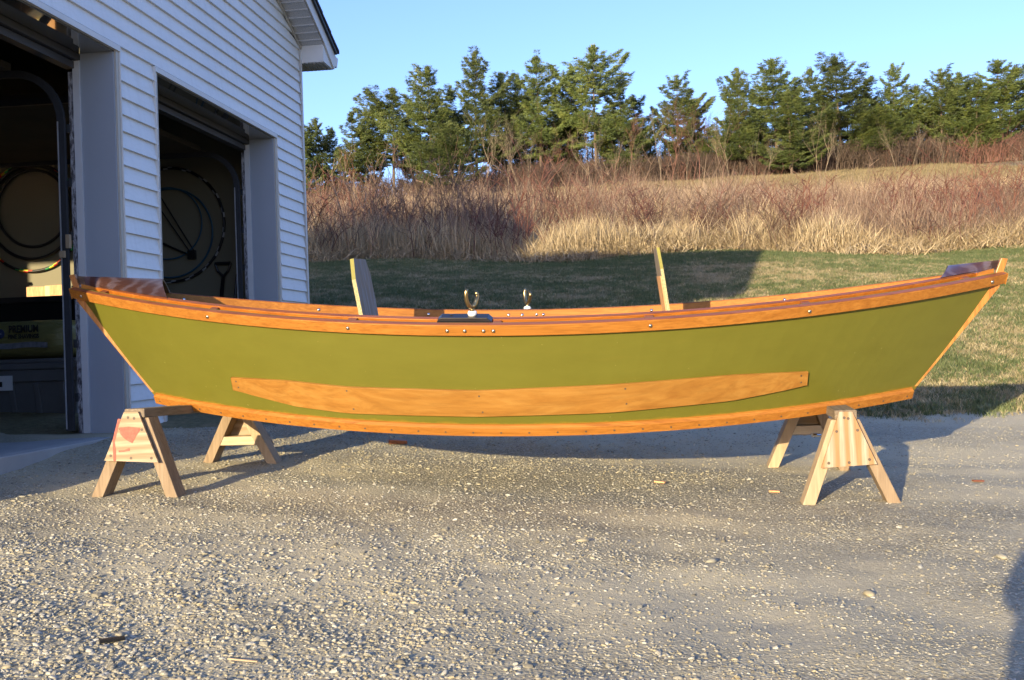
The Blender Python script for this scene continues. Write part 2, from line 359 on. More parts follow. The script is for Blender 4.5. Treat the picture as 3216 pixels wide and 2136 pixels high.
def proto(name, mb, mat, smooth=False):
    o = mb.build(name, mat, smooth=smooth); sc.collection.objects.unlink(o); return o
def stone_mat():
    m = N('loose_stone'); oi = m.n('ObjectInfo'); f = m.noise(m.coord((1, 1, 1)), 2, 3)
    c = m.ramp(oi.outputs['Random'], [(0, (.15, .135, .10)), (.18, (.27, .25, .185)), (.45, (.35, .325, .25)), (.62, (.39, .33, .20)), (.8, (.40, .38, .315)), (1, (.48, .46, .39))])
    m.col(m.mix(m.ramp(f, [(.4, (.3,)*3), (.6, (0,)*3)]), c, (.20, .18, .14))).set(Roughness=.85); return m.mat
M['stone'] = stone_mat()
def stones():
    out = []
    for k in range(7):
        mb = MB(); vs = []; n = 6
        for i, (zz, rr) in enumerate(((-.55, .55), (-.1, 1.0), (.42, .72))):
            for j in range(n):
                a = 2*math.pi*j/n+.3*i+random.uniform(-.25, .25); q = rr*random.uniform(.75, 1.15)
                vs.append((q*math.cos(a), q*math.sin(a)*.72, (zz+random.uniform(-.12, .12))*.75))
        vs += [(0, 0, -.55), (random.uniform(-.2, .2), random.uniform(-.2, .2), .52)]
        fs = [(i*n+j, i*n+(j+1) % n, (i+1)*n+(j+1) % n, (i+1)*n+j) for i in range(2) for j in range(n)]
        fs += [(3*n, (j+1) % n, j) for j in range(n)]+[(3*n+1, 2*n+j, 2*n+(j+1) % n) for j in range(n)]
        out.append(proto('stone', mb.add(vs, fs), M['stone'], smooth=(k % 2 == 0)))
    return out
def in_view(x, y, m0=.25):
    # horizontal wedge of the picture, a little wider
    cx, cy = x*CX.x+y*CX.y, x*CF.x+y*CF.y
    return (cy > .8) & (np.abs(cx) < cy*.503+m0)
def gravel_points(n, y0, y1, pw=1.0):
    y = y0+(y1-y0)*rng.random(n)**pw; x = rng.uniform(-6, 6, n); k = in_view(x, y, .35) & (x > -3.06) & (y < edge_y(x)); return x[k], y[k]
SP = stones()
x, y = gravel_points(620000, 1.9, 7.2)
dens = .32+.95*np.clip((vnoise(x*.6, y, 1.1, 1)*.6+vnoise(x, y, 3.1, 2)*.4-.34)*2.2, 0, 1); dens *= np.where(x < -.6, 1.15, np.clip(1.0-.30*(x+.6), .42, 1)); dens *= np.clip(1.5-.13*y, .55, 1)
k = rng.random(len(x)) < dens*.85; x, y = x[k], y[k]
s = .0037*np.exp(rng.normal(0, .40, len(x)))*(1+.32*np.clip(-x+.1, 0, 1.3)*np.clip((4.2-y)/1.5, 0, 1)); s *= np.where(x > .4, .85, 1); s = np.clip(s, .0022, .0135)
z = gz(x, y)+s*.05
tag(scatter('loose_gravel', np.stack([x, y, z], 1), rng.uniform(0, 6.28, len(x)), np.stack([s*1.25, s, s*.9], 1), SP, rng.uniform(-.5, .5, (len(x), 2))), kind='stuff')
print('stones', len(x))

# ------------------------------------------------------------------ lawn tufts
def tuft(n, rad, h, w, lean=.5, seed=0):
    r = random.Random(seed); mb = MB()
    for _ in range(n):
        a = r.uniform(0, 6.28); q = rad*math.sqrt(r.random()); bx, by = q*math.cos(a), q*math.sin(a); hh = h*r.uniform(.5, 1.2)
        d = r.uniform(0, 6.28); l = hh*lean*r.uniform(.2, 1.3); dx, dy = math.cos(d), math.sin(d); px, py = -dy*w/2, dx*w/2
        e = r.uniform(0, 6.28); px, py = math.cos(e)*w/2, math.sin(e)*w/2
        mb.add([(bx-px, by-py, -.01), (bx+px, by+py, -.01), (bx+dx*l*.4+px*.7, by+dy*l*.4+py*.7, hh*.6), (bx+dx*l*.4-px*.7, by+dy*l*.4-py*.7, hh*.6), (bx+dx*l, by+dy*l, hh)], [(0, 1, 2, 3), (3, 2, 4)])
    return mb
def blade_mat(name, cs):
    m = N(name); oi = m.n('ObjectInfo'); f = m.noise(m.coord((14, 14, 14)), 1.5, 2)
    c = m.ramp(oi.outputs['Random'], [(i/(len(cs)-1), c) for i, c in enumerate(cs)])
    m.col(m.mix(m.ramp(f, [(.35, (.5,)*3), (.65, (0,)*3)]), c, tuple(x*.55 for x in cs[0]))).set(Roughness=.7)
    m.b.inputs['Subsurface Weight'].default_value = 0; return m.mat
M['grass_green'] = blade_mat('green_grass', [(.07, .095, .03), (.11, .145, .05), (.18, .20, .09)])
M['grass_straw'] = blade_mat('straw_grass', [(.25, .205, .11), (.36, .30, .165), (.47, .40, .24)])
tg = [proto('green_tuft', tuft(30, .07, .045, .006, .9, i), M['grass_green']) for i in range(3)]
ts = [proto('straw_tuft', tuft(26, .08, .035, .006, 1.6, i+9), M['grass_straw']) for i in range(3)]
n = 150000; y = rng.uniform(6.6, 20.4, n); x = rng.uniform(-8, 12, n); k = in_view(x, y, .6) & (y > edge_y(x)-.12-.35*rng.random(n)**3+.3*vnoise(x, y, 4, 77)) & ((x > -3.0) | (y > 9.4)); x, y = x[k], y[k]
gn = .30*vnoise(x, y*1.4, .9, 3)+.30*vnoise(x, y, 3.3, 4)+.42*rng.random(len(x))+.25*np.clip((y-16)/4, 0, 1)*np.where(y < 19, 1, .2)
isg = gn > .54; keep = rng.random(len(x)) < np.where(isg, .75, .8)
for nm, kk, pr in (('green_grass', isg & keep, tg), ('straw_grass', (~isg) & keep, ts)):
    X, Y = x[kk], y[kk]; tag(scatter(nm, np.stack([X, Y, hgt(X, Y)], 1), rng.uniform(0, 6.28, len(X)), rng.uniform(.6, 1.35, len(X)), pr), kind='stuff')
# dry pale bunches on the lawn
n = 60; X = rng.uniform(-6, 9, n); Y = rng.uniform(8.5, 18, n); tb = [proto('dry_bunch', tuft(90, .16, .07, .007, 1.8, i+40), M['grass_straw']) for i in range(2)]
tag(scatter('dry_bunches', np.stack([X, Y, hgt(X, Y)], 1), rng.uniform(0, 6.28, n), rng.uniform(.5, 1.2, n), tb), kind='stuff')

# ------------------------------------------------------------------ brush on the bank: straw stalks, brambles
M['stalk'] = blade_mat('dry_stalks', [(.34, .25, .14), (.48, .37, .22), (.63, .51, .33)])
M['stubble'] = blade_mat('field_stubble_blades', [(.17, .135, .065), (.24, .19, .095), (.30, .235, .125)])
M['stalk_grey'] = blade_mat('grey_stalks', [(.15, .095, .065), (.28, .19, .13), (.46, .35, .25)])
def cane_mat(name, cs): return blade_mat(name, cs)
M['cane'] = cane_mat('red_canes', [(.075, .024, .017), (.14, .042, .028), (.21, .09, .06)])
M['cane_brown'] = cane_mat('brown_canes', [(.08, .045, .03), (.15, .09, .06), (.30, .21, .14)])
def stalks(n, rad, h, w, seed, lean=.35):
    r = random.Random(seed); mb = MB()
    for _ in range(n):
        a = r.uniform(0, 6.28); q = rad*math.sqrt(r.random()); b = Vector((q*math.cos(a), q*math.sin(a), -.03)); hh = h*r.uniform(.35, 1.15)
        d = r.uniform(0, 6.28); l = hh*lean*r.uniform(.1, 1.6); t = b+Vector((math.cos(d)*l, math.sin(d)*l, hh)); m1 = b+Vector((math.cos(d)*l*.3, math.sin(d)*l*.3, hh*.55))
        e = r.uniform(0, 3.14); p = Vector((math.cos(e), math.sin(e), 0))*w/2
        mb.add([b-p, b+p, m1+p*.8, m1-p*.8, t], [(0, 1, 2, 3), (3, 2, 4)])
        if r.random() < .3:
            q2 = m1+Vector((r.uniform(-.14, .14), r.uniform(-.14, .14), r.uniform(.02, .16))); mb.add([m1-p*.6, m1+p*.6, q2], [(0, 1, 2)])
    return mb
def cane(mb, r, base, az, length, arch, rad, twigs=5):
    pts = []; p = Vector(base); el = r.uniform(1.15, 1.5); st = length/9
    for i in range(10):
        pts.append(p.copy()); d = Vector((math.cos(az)*math.cos(el), math.sin(az)*math.cos(el), math.sin(el))); p = p+d*st; el -= arch*(.3+i*.14)*r.uniform(.5, 1.3); az += r.uniform(-.14, .14)
    mb.tube(pts, [rad*(1-.07*i) for i in range(10)], 3, False)
    for _ in range(twigs):
        i = r.randrange(3, 9); a = r.uniform(0, 6.28); q = pts[i]; L = length*r.uniform(.08, .26)
        e = q+Vector((math.cos(a)*.7, math.sin(a)*.7, r.uniform(.1, .9)))*L; f = e+Vector((r.uniform(-.3, .3), r.uniform(-.3, .3), r.uniform(-.1, .5)))*L*.6
        mb.tube([q, e, f], [rad*.6, rad*.45, rad*.3], 3, False)
def bramble(seed, n=22, h=1.5, spread=.45, rad=.0065, arch=.13):
    r = random.Random(seed); mb = MB()
    for _ in range(n):
        a = r.uniform(0, 6.28); q = spread*math.sqrt(r.random()); cane(mb, r, (q*math.cos(a), q*math.sin(a), -.05), r.uniform(0, 6.28), h*r.uniform(.55, 1.2), arch*r.uniform(.3, 1.5), rad*r.uniform(.7, 1.2))
    return mb
sp_ = [proto('straw_clump', stalks(70, .30, .46, .011, i, .55), M['stalk']) for i in range(4)]
sg_ = [proto('grey_clump', stalks(46, .34, .85, .010, i+20, .38), M['stalk_grey']) for i in range(4)]
cr_ = [proto('red_brush', bramble(i, 10, 1.35, .45, .0085, .15), M['cane']) for i in range(5)]
cb_ = [proto('brown_brush', bramble(i+50, 11, 1.4, .5, .0075, .10), M['cane_brown']) for i in range(4)]
flat_ = [proto('flattened_straw', stalks(80, .4, .22, .012, i+70, 2.2), M['stalk']) for i in range(3)]
def band(n, y0, y1, pw=1.0, ns=None, thr=.5, soft=.25):
    y = y0+(y1-y0)*rng.random(n)**pw; x = rng.uniform(-22, 22, n); k = in_view(x, y, 1.0)
    if ns is not None: k &= rng.random(n) < np.clip((vnoise(x, y*.6, ns[0], ns[1])-thr)/soft+.5, .03, 1)
    return x[k], y[k]+.35*np.sin(x[k]*1.1)*(y[k] < 22)
def put(nm, xy, s, pr, kind='stuff', hs=None):
    X, Y = xy; S = rng.uniform(s[0], s[1], len(X))
    hh = (.28+1.15*vnoise(X, Y, .8, hs)*(.6+.8*vnoise(X, Y, 2.9, hs+1))) if hs is not None else np.ones(len(X))
    return tag(scatter(nm, np.stack([X, Y, hgt(X, Y)], 1), rng.uniform(0, 6.28, len(X)), np.stack([S, S, S*hh*((1.28-.38*np.clip((X+1)/6, 0, 1)) if hs is not None else 1)], 1), pr, rng.normal(0, .13, (len(X), 2))), kind=kind)
put('dry_straw', band(13000, 19.7, 40, 1.8, (.7, 41), .46, .5), (.55, 1.4), sp_, hs=21)
put('matted_straw', band(6500, 19.2, 24), (.7, 1.4), flat_)
put('grey_weeds', band(9000, 20.0, 44, 1.4, (.55, 31), .48, .4), (.45, 1.3), sg_, hs=22)
put('red_bramble', band(1150, 19.6, 31, 1.2, (.42, 33), .56), (.5, 1.25), cr_, hs=23)
put('brown_bramble', band(1500, 19.5, 33, 1.2, (.42, 35), .54), (.5, 1.2), cb_, hs=24)
put('field_stubble', band(12000, 44, 80), (.5, 1.1), [proto('stubble', stalks(40, .5, .26, .02, i+90, .7), M['stubble']) for i in range(3)])

# ------------------------------------------------------------------ garage
WX = -3.0754; YN, YF = 3.08, 9.09; D1 = (3.60, 5.70); D2 = (6.245, 8.335); HZ = 1.83; SLAB = -.455; XB = -8.9
RX = WX+.25; RS = .456; EZ = 2.815; YC = (YN+YF)/2
def rake(y): return EZ+RS*(YF+.02-y) if y > YC else EZ+RS*(y-YN+.02)      # underside of the rake at the wall
G = empty('garage', (WX, YC, SLAB)); G.location = (0, 0, 0)
tag(G, 'white vinyl sided garage with two open overhead doors left of the boat', 'garage')
c = .1016; Z0 = 1.766
mb = MB(); yb = 2.68
def course(mb, i, y0, y1):
    z1 = Z0-i*c+c; z0 = Z0-i*c                      # exposed from z0 (butt edge, standing out) up to z1
    def top(y): return min(z1, rake(y)-.0)
    if y1-y0 < .02: return
    ys = [y0, y1]
    n = max(2, int((y1-y0)/.25)) if z1 > EZ-.05 else 1
    ys = np.linspace(y0, y1, n+1)
    for a, b in zip(ys[:-1], ys[1:]):
        ta, tb = top(a), top(b)
        if ta <= z0+.004 and tb <= z0+.004: continue
        ta, tb = max(ta, z0+.003), max(tb, z0+.003)
        o = .019; f = lambda t: WX+.001+o*(1-(t-z0)/c)
        q = [(WX+.001+o, a, z0), (WX+.001+o, b, z0), (f(tb), b, tb), (f(ta), a, ta)]
        mb.add(q+[(WX-.004, a, z0), (WX-.004, b, z0)], [(0, 1, 2, 3), (0, 4, 5, 1)])
for i in range(-24, 24):
    z0 = Z0-i*c; z1 = z0+c
    if z0 > HZ+.0: spans = [(YN, YF-.025)]
    else: spans = [(YN, D1[0]-.055), (D1[1]+.055, D2[0]-.03), (D2[1]+.075, YF-.025)]
    for a, b in spans:
        if z0 > EZ-.1:
            # clip the span by the rake
            lo = YN if z0 < EZ else YN+(z0-EZ)/RS; hi = YF-.02 if z0 < EZ else YF+.02-(z0-EZ)/RS
            a, b = max(a, lo), min(b, hi)
            if b-a < .03: continue
        if z0 < -.60: continue
        course(mb, i, a, b)
mb.build('siding', M['siding'], G)
# wall core with openings (boards behind the siding)
mb = MB(); T = .14
def wbox(a, b, z0, z1): mb.box((WX-T, a, z0), (WX-.006, b, z1))
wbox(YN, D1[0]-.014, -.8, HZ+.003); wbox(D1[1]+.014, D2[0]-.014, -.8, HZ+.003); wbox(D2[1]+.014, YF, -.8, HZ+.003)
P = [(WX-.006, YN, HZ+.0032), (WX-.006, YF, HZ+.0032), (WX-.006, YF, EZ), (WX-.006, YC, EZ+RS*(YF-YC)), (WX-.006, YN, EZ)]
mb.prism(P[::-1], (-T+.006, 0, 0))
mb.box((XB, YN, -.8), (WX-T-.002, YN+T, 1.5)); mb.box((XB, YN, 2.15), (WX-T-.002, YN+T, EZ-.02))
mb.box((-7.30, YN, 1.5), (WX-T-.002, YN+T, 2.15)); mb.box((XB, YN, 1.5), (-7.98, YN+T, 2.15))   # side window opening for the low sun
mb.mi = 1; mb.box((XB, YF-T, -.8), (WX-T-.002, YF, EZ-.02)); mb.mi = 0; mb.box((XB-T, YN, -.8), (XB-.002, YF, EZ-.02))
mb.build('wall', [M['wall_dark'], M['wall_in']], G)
MB().box((XB, YN+T+.002, 2.38), (WX-T-.004, YF-T-.002, 2.42)).build('ceiling', M['ceil_in'], G)
# roof: two slopes with thickness, overhang in front and at the eaves
mb = MB(); rz = EZ+RS*(YF-YC)+.19; ov = .30
for sgn in (1, -1):
    ye = YC+sgn*((YF-YN)/2+ov+.05); ze = rz-RS*abs(ye-YC)
    nst = 14
    for k in range(nst):
        ya, yb_ = YC+(ye-YC)*k/nst, YC+(ye-YC)*(k+1)/nst; za, zb = rz+(ze-rz)*k/nst, rz+(ze-rz)*(k+1)/nst
        x1 = RX+.035
        mb.hexa([(XB-.3, ya, za-.02), (x1, ya, za-.02), (x1, yb_, zb-.02), (XB-.3, yb_, zb-.02), (XB-.3, ya, za), (x1, ya, za), (x1, yb_, zb+.012), (XB-.3, yb_, zb+.012)])
mb.build('roof', M['shingle'], G)
# rake soffit, rake board, drip edge
def rk(y): return EZ+RS*(YF+.02-y)
mb = MB(); y_lo, y_hi = YC, YF+.02
nn = 34
for side in (1, -1):
    for k in range(nn):
        a = YC+side*(y_hi-YC)*k/nn; b = YC+side*(y_hi-YC)*(k+1)/nn; gap = .0
        za, zb = EZ+RS*(y_hi-YC)*(1-k/nn), EZ+RS*(y_hi-YC)*(1-(k+1)/nn)
        lip = .010
        mb.add([(WX+.016, a, za), (RX-.012, a, za), (RX-.012, b, zb), (WX+.016, b, zb), (WX+.016, a, za-lip), (RX-.012, a, za-lip), (RX-.012, a+side*.012, za-lip-.004), (WX+.016, a+side*.012, za-lip-.004), (RX-.012, a+side*.016, za-.004), (WX+.016, a+side*.016, za-.004)],
               [(0, 1, 2, 3), (0, 4, 5, 1), (4, 7, 6, 5), (7, 9, 8, 6)])
mb.build('rake_soffit', M['soffit'], G)
mb = MB(); yo = YF+ov+.0
for side in (1, -1):
    ye = YC+side*((YF-YN)/2+ov); d = abs(ye-YC); top0 = rz-.02; bz = lambda t: rz-.02-RS*t
    P = [(RX, YC, top0), (RX, ye, bz(d)), (RX, ye, bz(d)-.16 if side < 0 else 2.665), (RX, ye-side*.0, 2.665)]
    mb.prism([(RX, YC, top0-.15), (RX, ye-side*.30, bz(d-.30)-.15), (RX, ye-side*.015, 2.665), (RX, ye, 2.68), (RX, ye, bz(d)), (RX, YC, top0)], (-.014, 0, 0))
mb.build('rake_board', M['trim'], G)
mb = MB()
for side in (1, -1):
    ye = YC+side*((YF-YN)/2+ov+.01); d = abs(ye-YC)
    mb.prism([(RX+.003, YC, rz-.055), (RX+.003, ye, rz-.055-RS*d), (RX+.003, ye, rz-.021-RS*d), (RX+.003, YC, rz-.021)], (.022, 0, 0))
mb.build('drip_edge', M['dark_metal'], G)
# trim along the rake under the soffit
mb = MB()
for side in (1, -1):
    ye = YC+side*((YF-YN)/2)
    mb.prism([(WX+.016, YC, EZ+RS*(YF-YC)-.012), (WX+.016, ye, EZ-.012+.008), (WX+.016, ye, EZ-.034+.008), (WX+.016, YC, EZ+RS*(YF-YC)-.034)], (.014, 0, 0))
mb.build('frieze_channel', M['trim_cream'], G)
# eave return boxes at the two front corners, eave soffit and fascia along the sides
for side in (1, -1):
    y0 = YF+.004 if side > 0 else YN-.004; y1 = y0+side*(ov-.02)
    a, b = min(y0, y1), max(y0, y1)
    m1 = MB(); zb_ = 2.665
    m1.box((WX-.02, a, zb_), (RX-.016, b, EZ+.06)); m1.build('eave_return', M['trim'], G)
    m1 = MB(); nb = 7
    for k in range(nb):
        xa = WX-.02+(RX-.02-WX+.02)*k/nb; m1.box((xa+.004, a+.01, zb_-.006), (xa+(RX-WX)/nb-.006, b-.006, zb_-.001))
    m1.build('return_soffit', M['soffit'], G)
    m1 = MB(); m1.box((XB-.25, a, zb_), (WX-.022, b, zb_+.01)); m1.box((XB-.25, y1-side*.0-.008 if side > 0 else y1-.01, zb_), (RX-.016, y1+.010 if side > 0 else y1+.008, zb_+.17))
    m1.build('fascia', M['trim'], G)
    # gutter: k-profile
    yg = y1+side*.012; P = [(yg, 2.70), (yg+side*.075, 2.70), (yg+side*.098, 2.745), (yg+side*.115, 2.79), (yg+side*.115, 2.80), (yg+side*.06, 2.80), (yg, 2.825)]
    m1 = MB().prism([(XB-.25, p[0], p[1]) for p in P][::side], (RX+.0-XB+.25, 0, 0)); m1.build('gutter', M['trim'], G)
MB().box((WX-.02, YF-.024, -.6), (WX+.025, YF+.012, EZ-.03)).build('corner_post', M['trim'], G)
MB().box((WX+.0205, YF-.034, -.6), (WX+.0235, YF-.0245, EZ-.03)).build('corner_channel', M['trim_cream'], G)
MB().box((WX-.02, YN-.012, -.6), (WX+.025, YN+.03, EZ-.03)).build('corner_post', M['trim'], G)
# slab
MB().box((XB, YN+.02, -1.0), (WX-.03, YF-.02, SLAB)).box((WX-.032, D1[0], -1.0), (WX+.015, D1[1]-.02, SLAB-.002)).box((WX-.032, D2[0]+.0, -1.0), (WX+.004, D2[1]-.005, SLAB-.002)).build('floor_slab', M['concrete'], G, bevel=.008)
# door openings
def door(D, first):
    y0, y1 = D; d = .205; B = empty('overhead_door'); B.parent = G
    for ya, yb_ in ((y1, y1+.012), (y0-.012, y0)):
        MB().box((WX-d, ya, -.56), (WX+.004, yb_, HZ-.012)).build('jamb', M['jamb'], B)
    MB().box((WX-d, y0-.012, HZ-.0118), (WX+.002, y1+.012, HZ)).build('header_soffit', M['jamb_gloss'], B)
    for ya, yb_ in ((y1+.013, y1+.047), (y0-.047, y0-.013)): MB().box((WX+.004, ya, -.56), (WX+.016, yb_, HZ-.002)).build('casing', M['trim_cream'], B)
    for ya, yb_ in ((y1+.0475, y1+.053), (y0-.053, y0-.0475)): MB().box((WX+.002, ya, -.56), (WX+.024, yb_, HZ-.002)).build('side_channel', M['trim'], B)
    MB().box((WX+.003, y0-.053, HZ-.001), (WX+.026, y1+.053, HZ+.032)).build('head_flashing', M['trim'], B)
    MB().box((WX-d-.044, y1-.012, SLAB+.01), (WX-d-.002, y1+.010, HZ-.05)).build('door_stop', M['strip'], B)
    MB().box((WX-d-.070, y1-.017, SLAB+.01), (WX-d-.046, y1+.010, HZ-.12)).build('stained_strip', M['rust'], B)
    MB().box((WX-d-.03, y0, HZ-.055), (WX-d-.002, y1-.002, HZ-.014)).build('head_stop', M['jamb_dark'], B)
    MB().box((WX-d-.09, y0, HZ-.10), (WX-d-.032, y1-.002, HZ-.058)).build('head_strip', M['jamb_dark'], B)
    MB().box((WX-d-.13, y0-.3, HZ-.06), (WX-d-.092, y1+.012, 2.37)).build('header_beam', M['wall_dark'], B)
    yt = y1-.045; xt = WX-d-.105; r_ = .30; zt = HZ-.42
    path = [(xt, SLAB+.03), (xt, zt)]+[(xt-r_+r_*math.cos(a), zt+r_*math.sin(a)) for a in np.linspace(0, math.pi/2, 10)[1:]]+[(xt-2.2, zt+r_+.01)]
    for yy in (yt, y0+.045):
        prof = [(-.022, -.010), (.022, -.010), (.022, .012), (.019, .012), (.019, -.006), (-.019, -.006), (-.019, .012), (-.022, .012)]; rows = []
        for i, p in enumerate(path):
            q0 = path[max(0, i-1)]; q1 = path[min(len(path)-1, i+1)]; tx, tz = q1[0]-q0[0], q1[1]-q0[1]; L = math.hypot(tx, tz); nx, nz = tz/L, -tx/L
            rows.append([(p[0]+nx*a_, yy+b_, p[1]+nz*a_) for a_, b_ in prof])
        MB().grid(rows, True).build('track', M['galv'], B)
    MB().box((xt-.021, yt-.0125, SLAB+.04), (xt-.013, yt-.0105, zt)).build('track_lip', M['chrome_soft'], B)
    for zz in np.arange(SLAB+.2, HZ-.3, .32): MB().box((xt+.024, y1-.03, zz), (xt+.04, y1-.018, zz+.05)).build('track_bracket', M['dark_metal'], B)
    if first:
        MB().box((xt+.022, yt-.03, .655), (xt+.045, yt-.006, .735)).build('hinge_block', M['pine_fresh'], B)
        MB().box((xt-.020, yt-.03, .60), (xt+.012, yt-.014, .64)).build('hinge_block', M['pine_fresh'], B)
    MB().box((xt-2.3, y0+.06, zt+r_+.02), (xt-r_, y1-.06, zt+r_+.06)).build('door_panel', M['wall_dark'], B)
door(D1, True); door(D2, False)

# ------------------------------------------------------------------ things inside the garage
def tote(name, x0, x1, y0, y1, z0, z1, mat, parent, taper=.05, ribs=5):
    mb = MB(); t = taper
    mb.hexa([(x0+t, y0+t, z0), (x1-t, y0+t, z0), (x1-t, y1-t, z0), (x0+t, y1-t, z0), (x0, y0, z1-.07), (x1, y0, z1-.07), (x1, y1, z1-.07), (x0, y1, z1-.07)])
    for k in range(ribs):
        a = (k+.5)/ribs; xa = x0+t*.6+(x1-x0-1.2*t)*a
        mb.hexa([(xa-.02, y0+t-.012, z0+.02), (xa+.02, y0+t-.012, z0+.02), (xa+.02, y0+t+.01, z0+.02), (xa-.02, y0+t+.01, z0+.02), (xa-.02, y0-.010, z1-.16), (xa+.02, y0-.010, z1-.16), (xa+.02, y0+.02, z1-.16), (xa-.02, y0+.02, z1-.16)])
    mb.box((x0-.012, y0-.012, z1-.155), (x1+.012, y1+.012, z1-.075))
    return mb.build('body', mat, parent, bevel=.006)
def lid(x0, x1, y0, y1, z1, mat, parent):
    return MB().box((x0-.025, y0-.025, z1-.073), (x1+.025, y1+.025, z1-.03)).box((x0+.02, y0+.02, z1-.0295), (x1-.02, y1-.02, z1)).build('lid', mat, parent, bevel=.008)
yt = 6.42
TT = empty('storage_tote'); tag(TT, 'large grey storage tote with ribs and paper label on the garage floor', 'storage box')
tote('storage_tote', -4.75, -3.78, yt, yt+.55, SLAB+.002, .01, M['grey_plastic'], TT); lid(-4.75, -3.78, yt, yt+.55, .01, M['grey_plastic'], TT)
MB().box((-4.40, yt-.0145, -.20), (-4.245, yt-.0125, -.10)).build('paper_label', M['paper'], TT)
MB().box((-4.37, yt-.0165, -.175), (-4.32, yt-.0148, -.14)).build('label_picture', M['ink'], TT)
BT = empty('storage_bin'); tag(BT, 'black lidless storage bin standing behind the bag of shavings', 'storage bin')
def rbin(x0, x1, y0, y1, z0, z1, mat, par):
    mb = MB(); t = .05; th = .008
    o = [(x0+t, y0+t), (x1-t, y0+t), (x1-t, y1-t), (x0+t, y1-t)]; O2 = [(x0, y0), (x1, y0), (x1, y1), (x0, y1)]
    mb.add([(a, b, z0) for a, b in o]+[(a, b, z1) for a, b in O2]+[(a+(th if a < (x0+x1)/2 else -th), b+(th if b < (y0+y1)/2 else -th), z1) for a, b in O2]+[(a, b, z0+.01) for a, b in o],
           [(0, 3, 2, 1)]+[(i, (i+1) % 4, 4+(i+1) % 4, 4+i) for i in range(4)]+[(4+i, 4+(i+1) % 4, 8+(i+1) % 4, 8+i) for i in range(4)]+[(8+i, 8+(i+1) % 4, 12+(i+1) % 4, 12+i) for i in range(4)]+[(12, 13, 14, 15)])
    mb.build('body', mat, par)
    mb = MB()
    for a, b in (((x0-.03, y0-.03), (x1+.03, y0-.002)), ((x0-.03, y1+.002), (x1+.03, y1+.03)), ((x0-.03, y0-.0015), (x0-.002, y1+.0015)), ((x1+.002, y0-.0015), (x1+.03, y1+.0015))):
        mb.box((a[0], a[1], z1-.05), (b[0], b[1], z1))
    mb.build('rim', mat, par, bevel=.006)
ST = empty('work_shelf'); tag(ST, 'dark low shelf holding the black bin inside the garage', 'shelf')
MB().box((-6.2, 7.9, .02), (-4.6, 8.75, .06)).build('shelf_board', M['black_plastic'], ST)
for a in ((-6.18, 7.92), (-4.64, 7.92), (-6.18, 8.71), (-4.64, 8.71)): MB().box((a[0], a[1], SLAB), (a[0]+.04, a[1]+.04, .019)).build('leg', M['black_plastic'], ST)
rbin(-5.50, -4.62, 8.0, 8.6, .062, .535, M['black_plastic'], BT)
CB = empty('cut_boards'); tag(CB, 'light wooden boards standing above the black bin in sunlight', 'boards')
MB().box((-5.60, 8.70, .06), (-5.42, 8.72, .672)).build('left_board', M['board_orange'], CB); MB().box((-5.419, 8.70, .06), (-5.371, 8.72, .676)).build('centre_board', M['board_yellow'], CB); MB().box((-5.370, 8.70, .06), (-5.24, 8.72, .68)).build('right_board', M['board_orange'], CB)
JR = empty('paint_tin'); tag(JR, 'pale tin with wood lid at the left frame edge beside black bin', 'tin')
MB().tube([(-5.62, 8.05, .062), (-5.62, 8.05, .30)], .09, 20).build('body', M['grey_tape'], JR); MB().tube([(-5.62, 8.05, .3005), (-5.62, 8.05, .37)], .092, 20).build('lid', M['board_orange'], JR)
# bag of shavings lying on the tote
def superell(n, ax, ay, az, cx, cy, cz, e=.55):
    rows = []
    for i in range(25):
        u = -math.pi/2+math.pi*i/24; row = []
        for j in range(40):
            v = 2*math.pi*j/40; cu, su, cv, sv = math.cos(u), math.sin(u), math.cos(v), math.sin(v)
            g = lambda t, q: math.copysign(abs(t)**q, t)
            x_ = g(su, .38); y_ = g(cu, .5)*g(cv, .7); z_ = g(cu, .5)*g(sv, .7)
            wr = 1+.018*math.sin(9*u+3*v)+.014*math.sin(23*v+5*u)
            row.append((cx+ax*x_*wr, cy+ay*y_*wr, cz+az*z_*wr))
        rows.append(row)
    return rows
BG = empty('bag_of_shavings'); tag(BG, 'olive plastic bale of pine shavings lying on the grey tote', 'bag')
MB().grid(superell(0, .52, .25, .135, -4.36, yt+.27, .142), True).build('sack', M['bag'], BG, smooth=True)
MB().grid([[(-4.88+.9*t, yt+.012+.002*math.cos(9*t), zz+.004*math.sin(17*t)) for t in np.linspace(0.02, .98, 30)] for zz in (.085, .105, .122)]).build('clear_band', M['bag_clear'], BG)
MB().grid([[( -3.86+.03*i, yt+.27+.10*(1-.2*i+ .35*(i>2))*math.cos(a)*(.8+.25*math.sin(5*a)), .09-.012*i+.075*(1-.2*i+.35*(i>2))*math.sin(a)*(.8+.2*math.cos(4*a))) for a in np.linspace(0, 6.28, 26)] for i in range(6)]).build('gathered_end', M['bag'], BG, smooth=True)
def text(body, size, loc, mat, parent, name='lettering', bold=.0, sx=1.0):
    cu = bpy.data.curves.new('lettering', 'FONT'); cu.body = body; cu.size = size; cu.extrude = .001; cu.offset = bold; cu.space_character = 1.0
    t = bpy.data.objects.new('lettering', cu); sc.collection.objects.link(t); bpy.context.view_layer.update()
    me = bpy.data.meshes.new_from_object(t); bpy.data.objects.remove(t); me.materials.clear(); me.materials.append(mat)
    o = bpy.data.objects.new(name, me); sc.collection.objects.link(o); o.parent = parent; o.location = loc; o.rotation_euler = (math.pi/2, 0, 0); o.scale = (sx, 1, 1); return o
TY = yt-.003
text('PREMIUM', .066, (-4.27, TY, .192), M['ink'], BG, bold=.0022, sx=.80)
text('PINE SHAVINGS', .040, (-4.275, TY, .150), M['ink'], BG, bold=.0014, sx=.80)
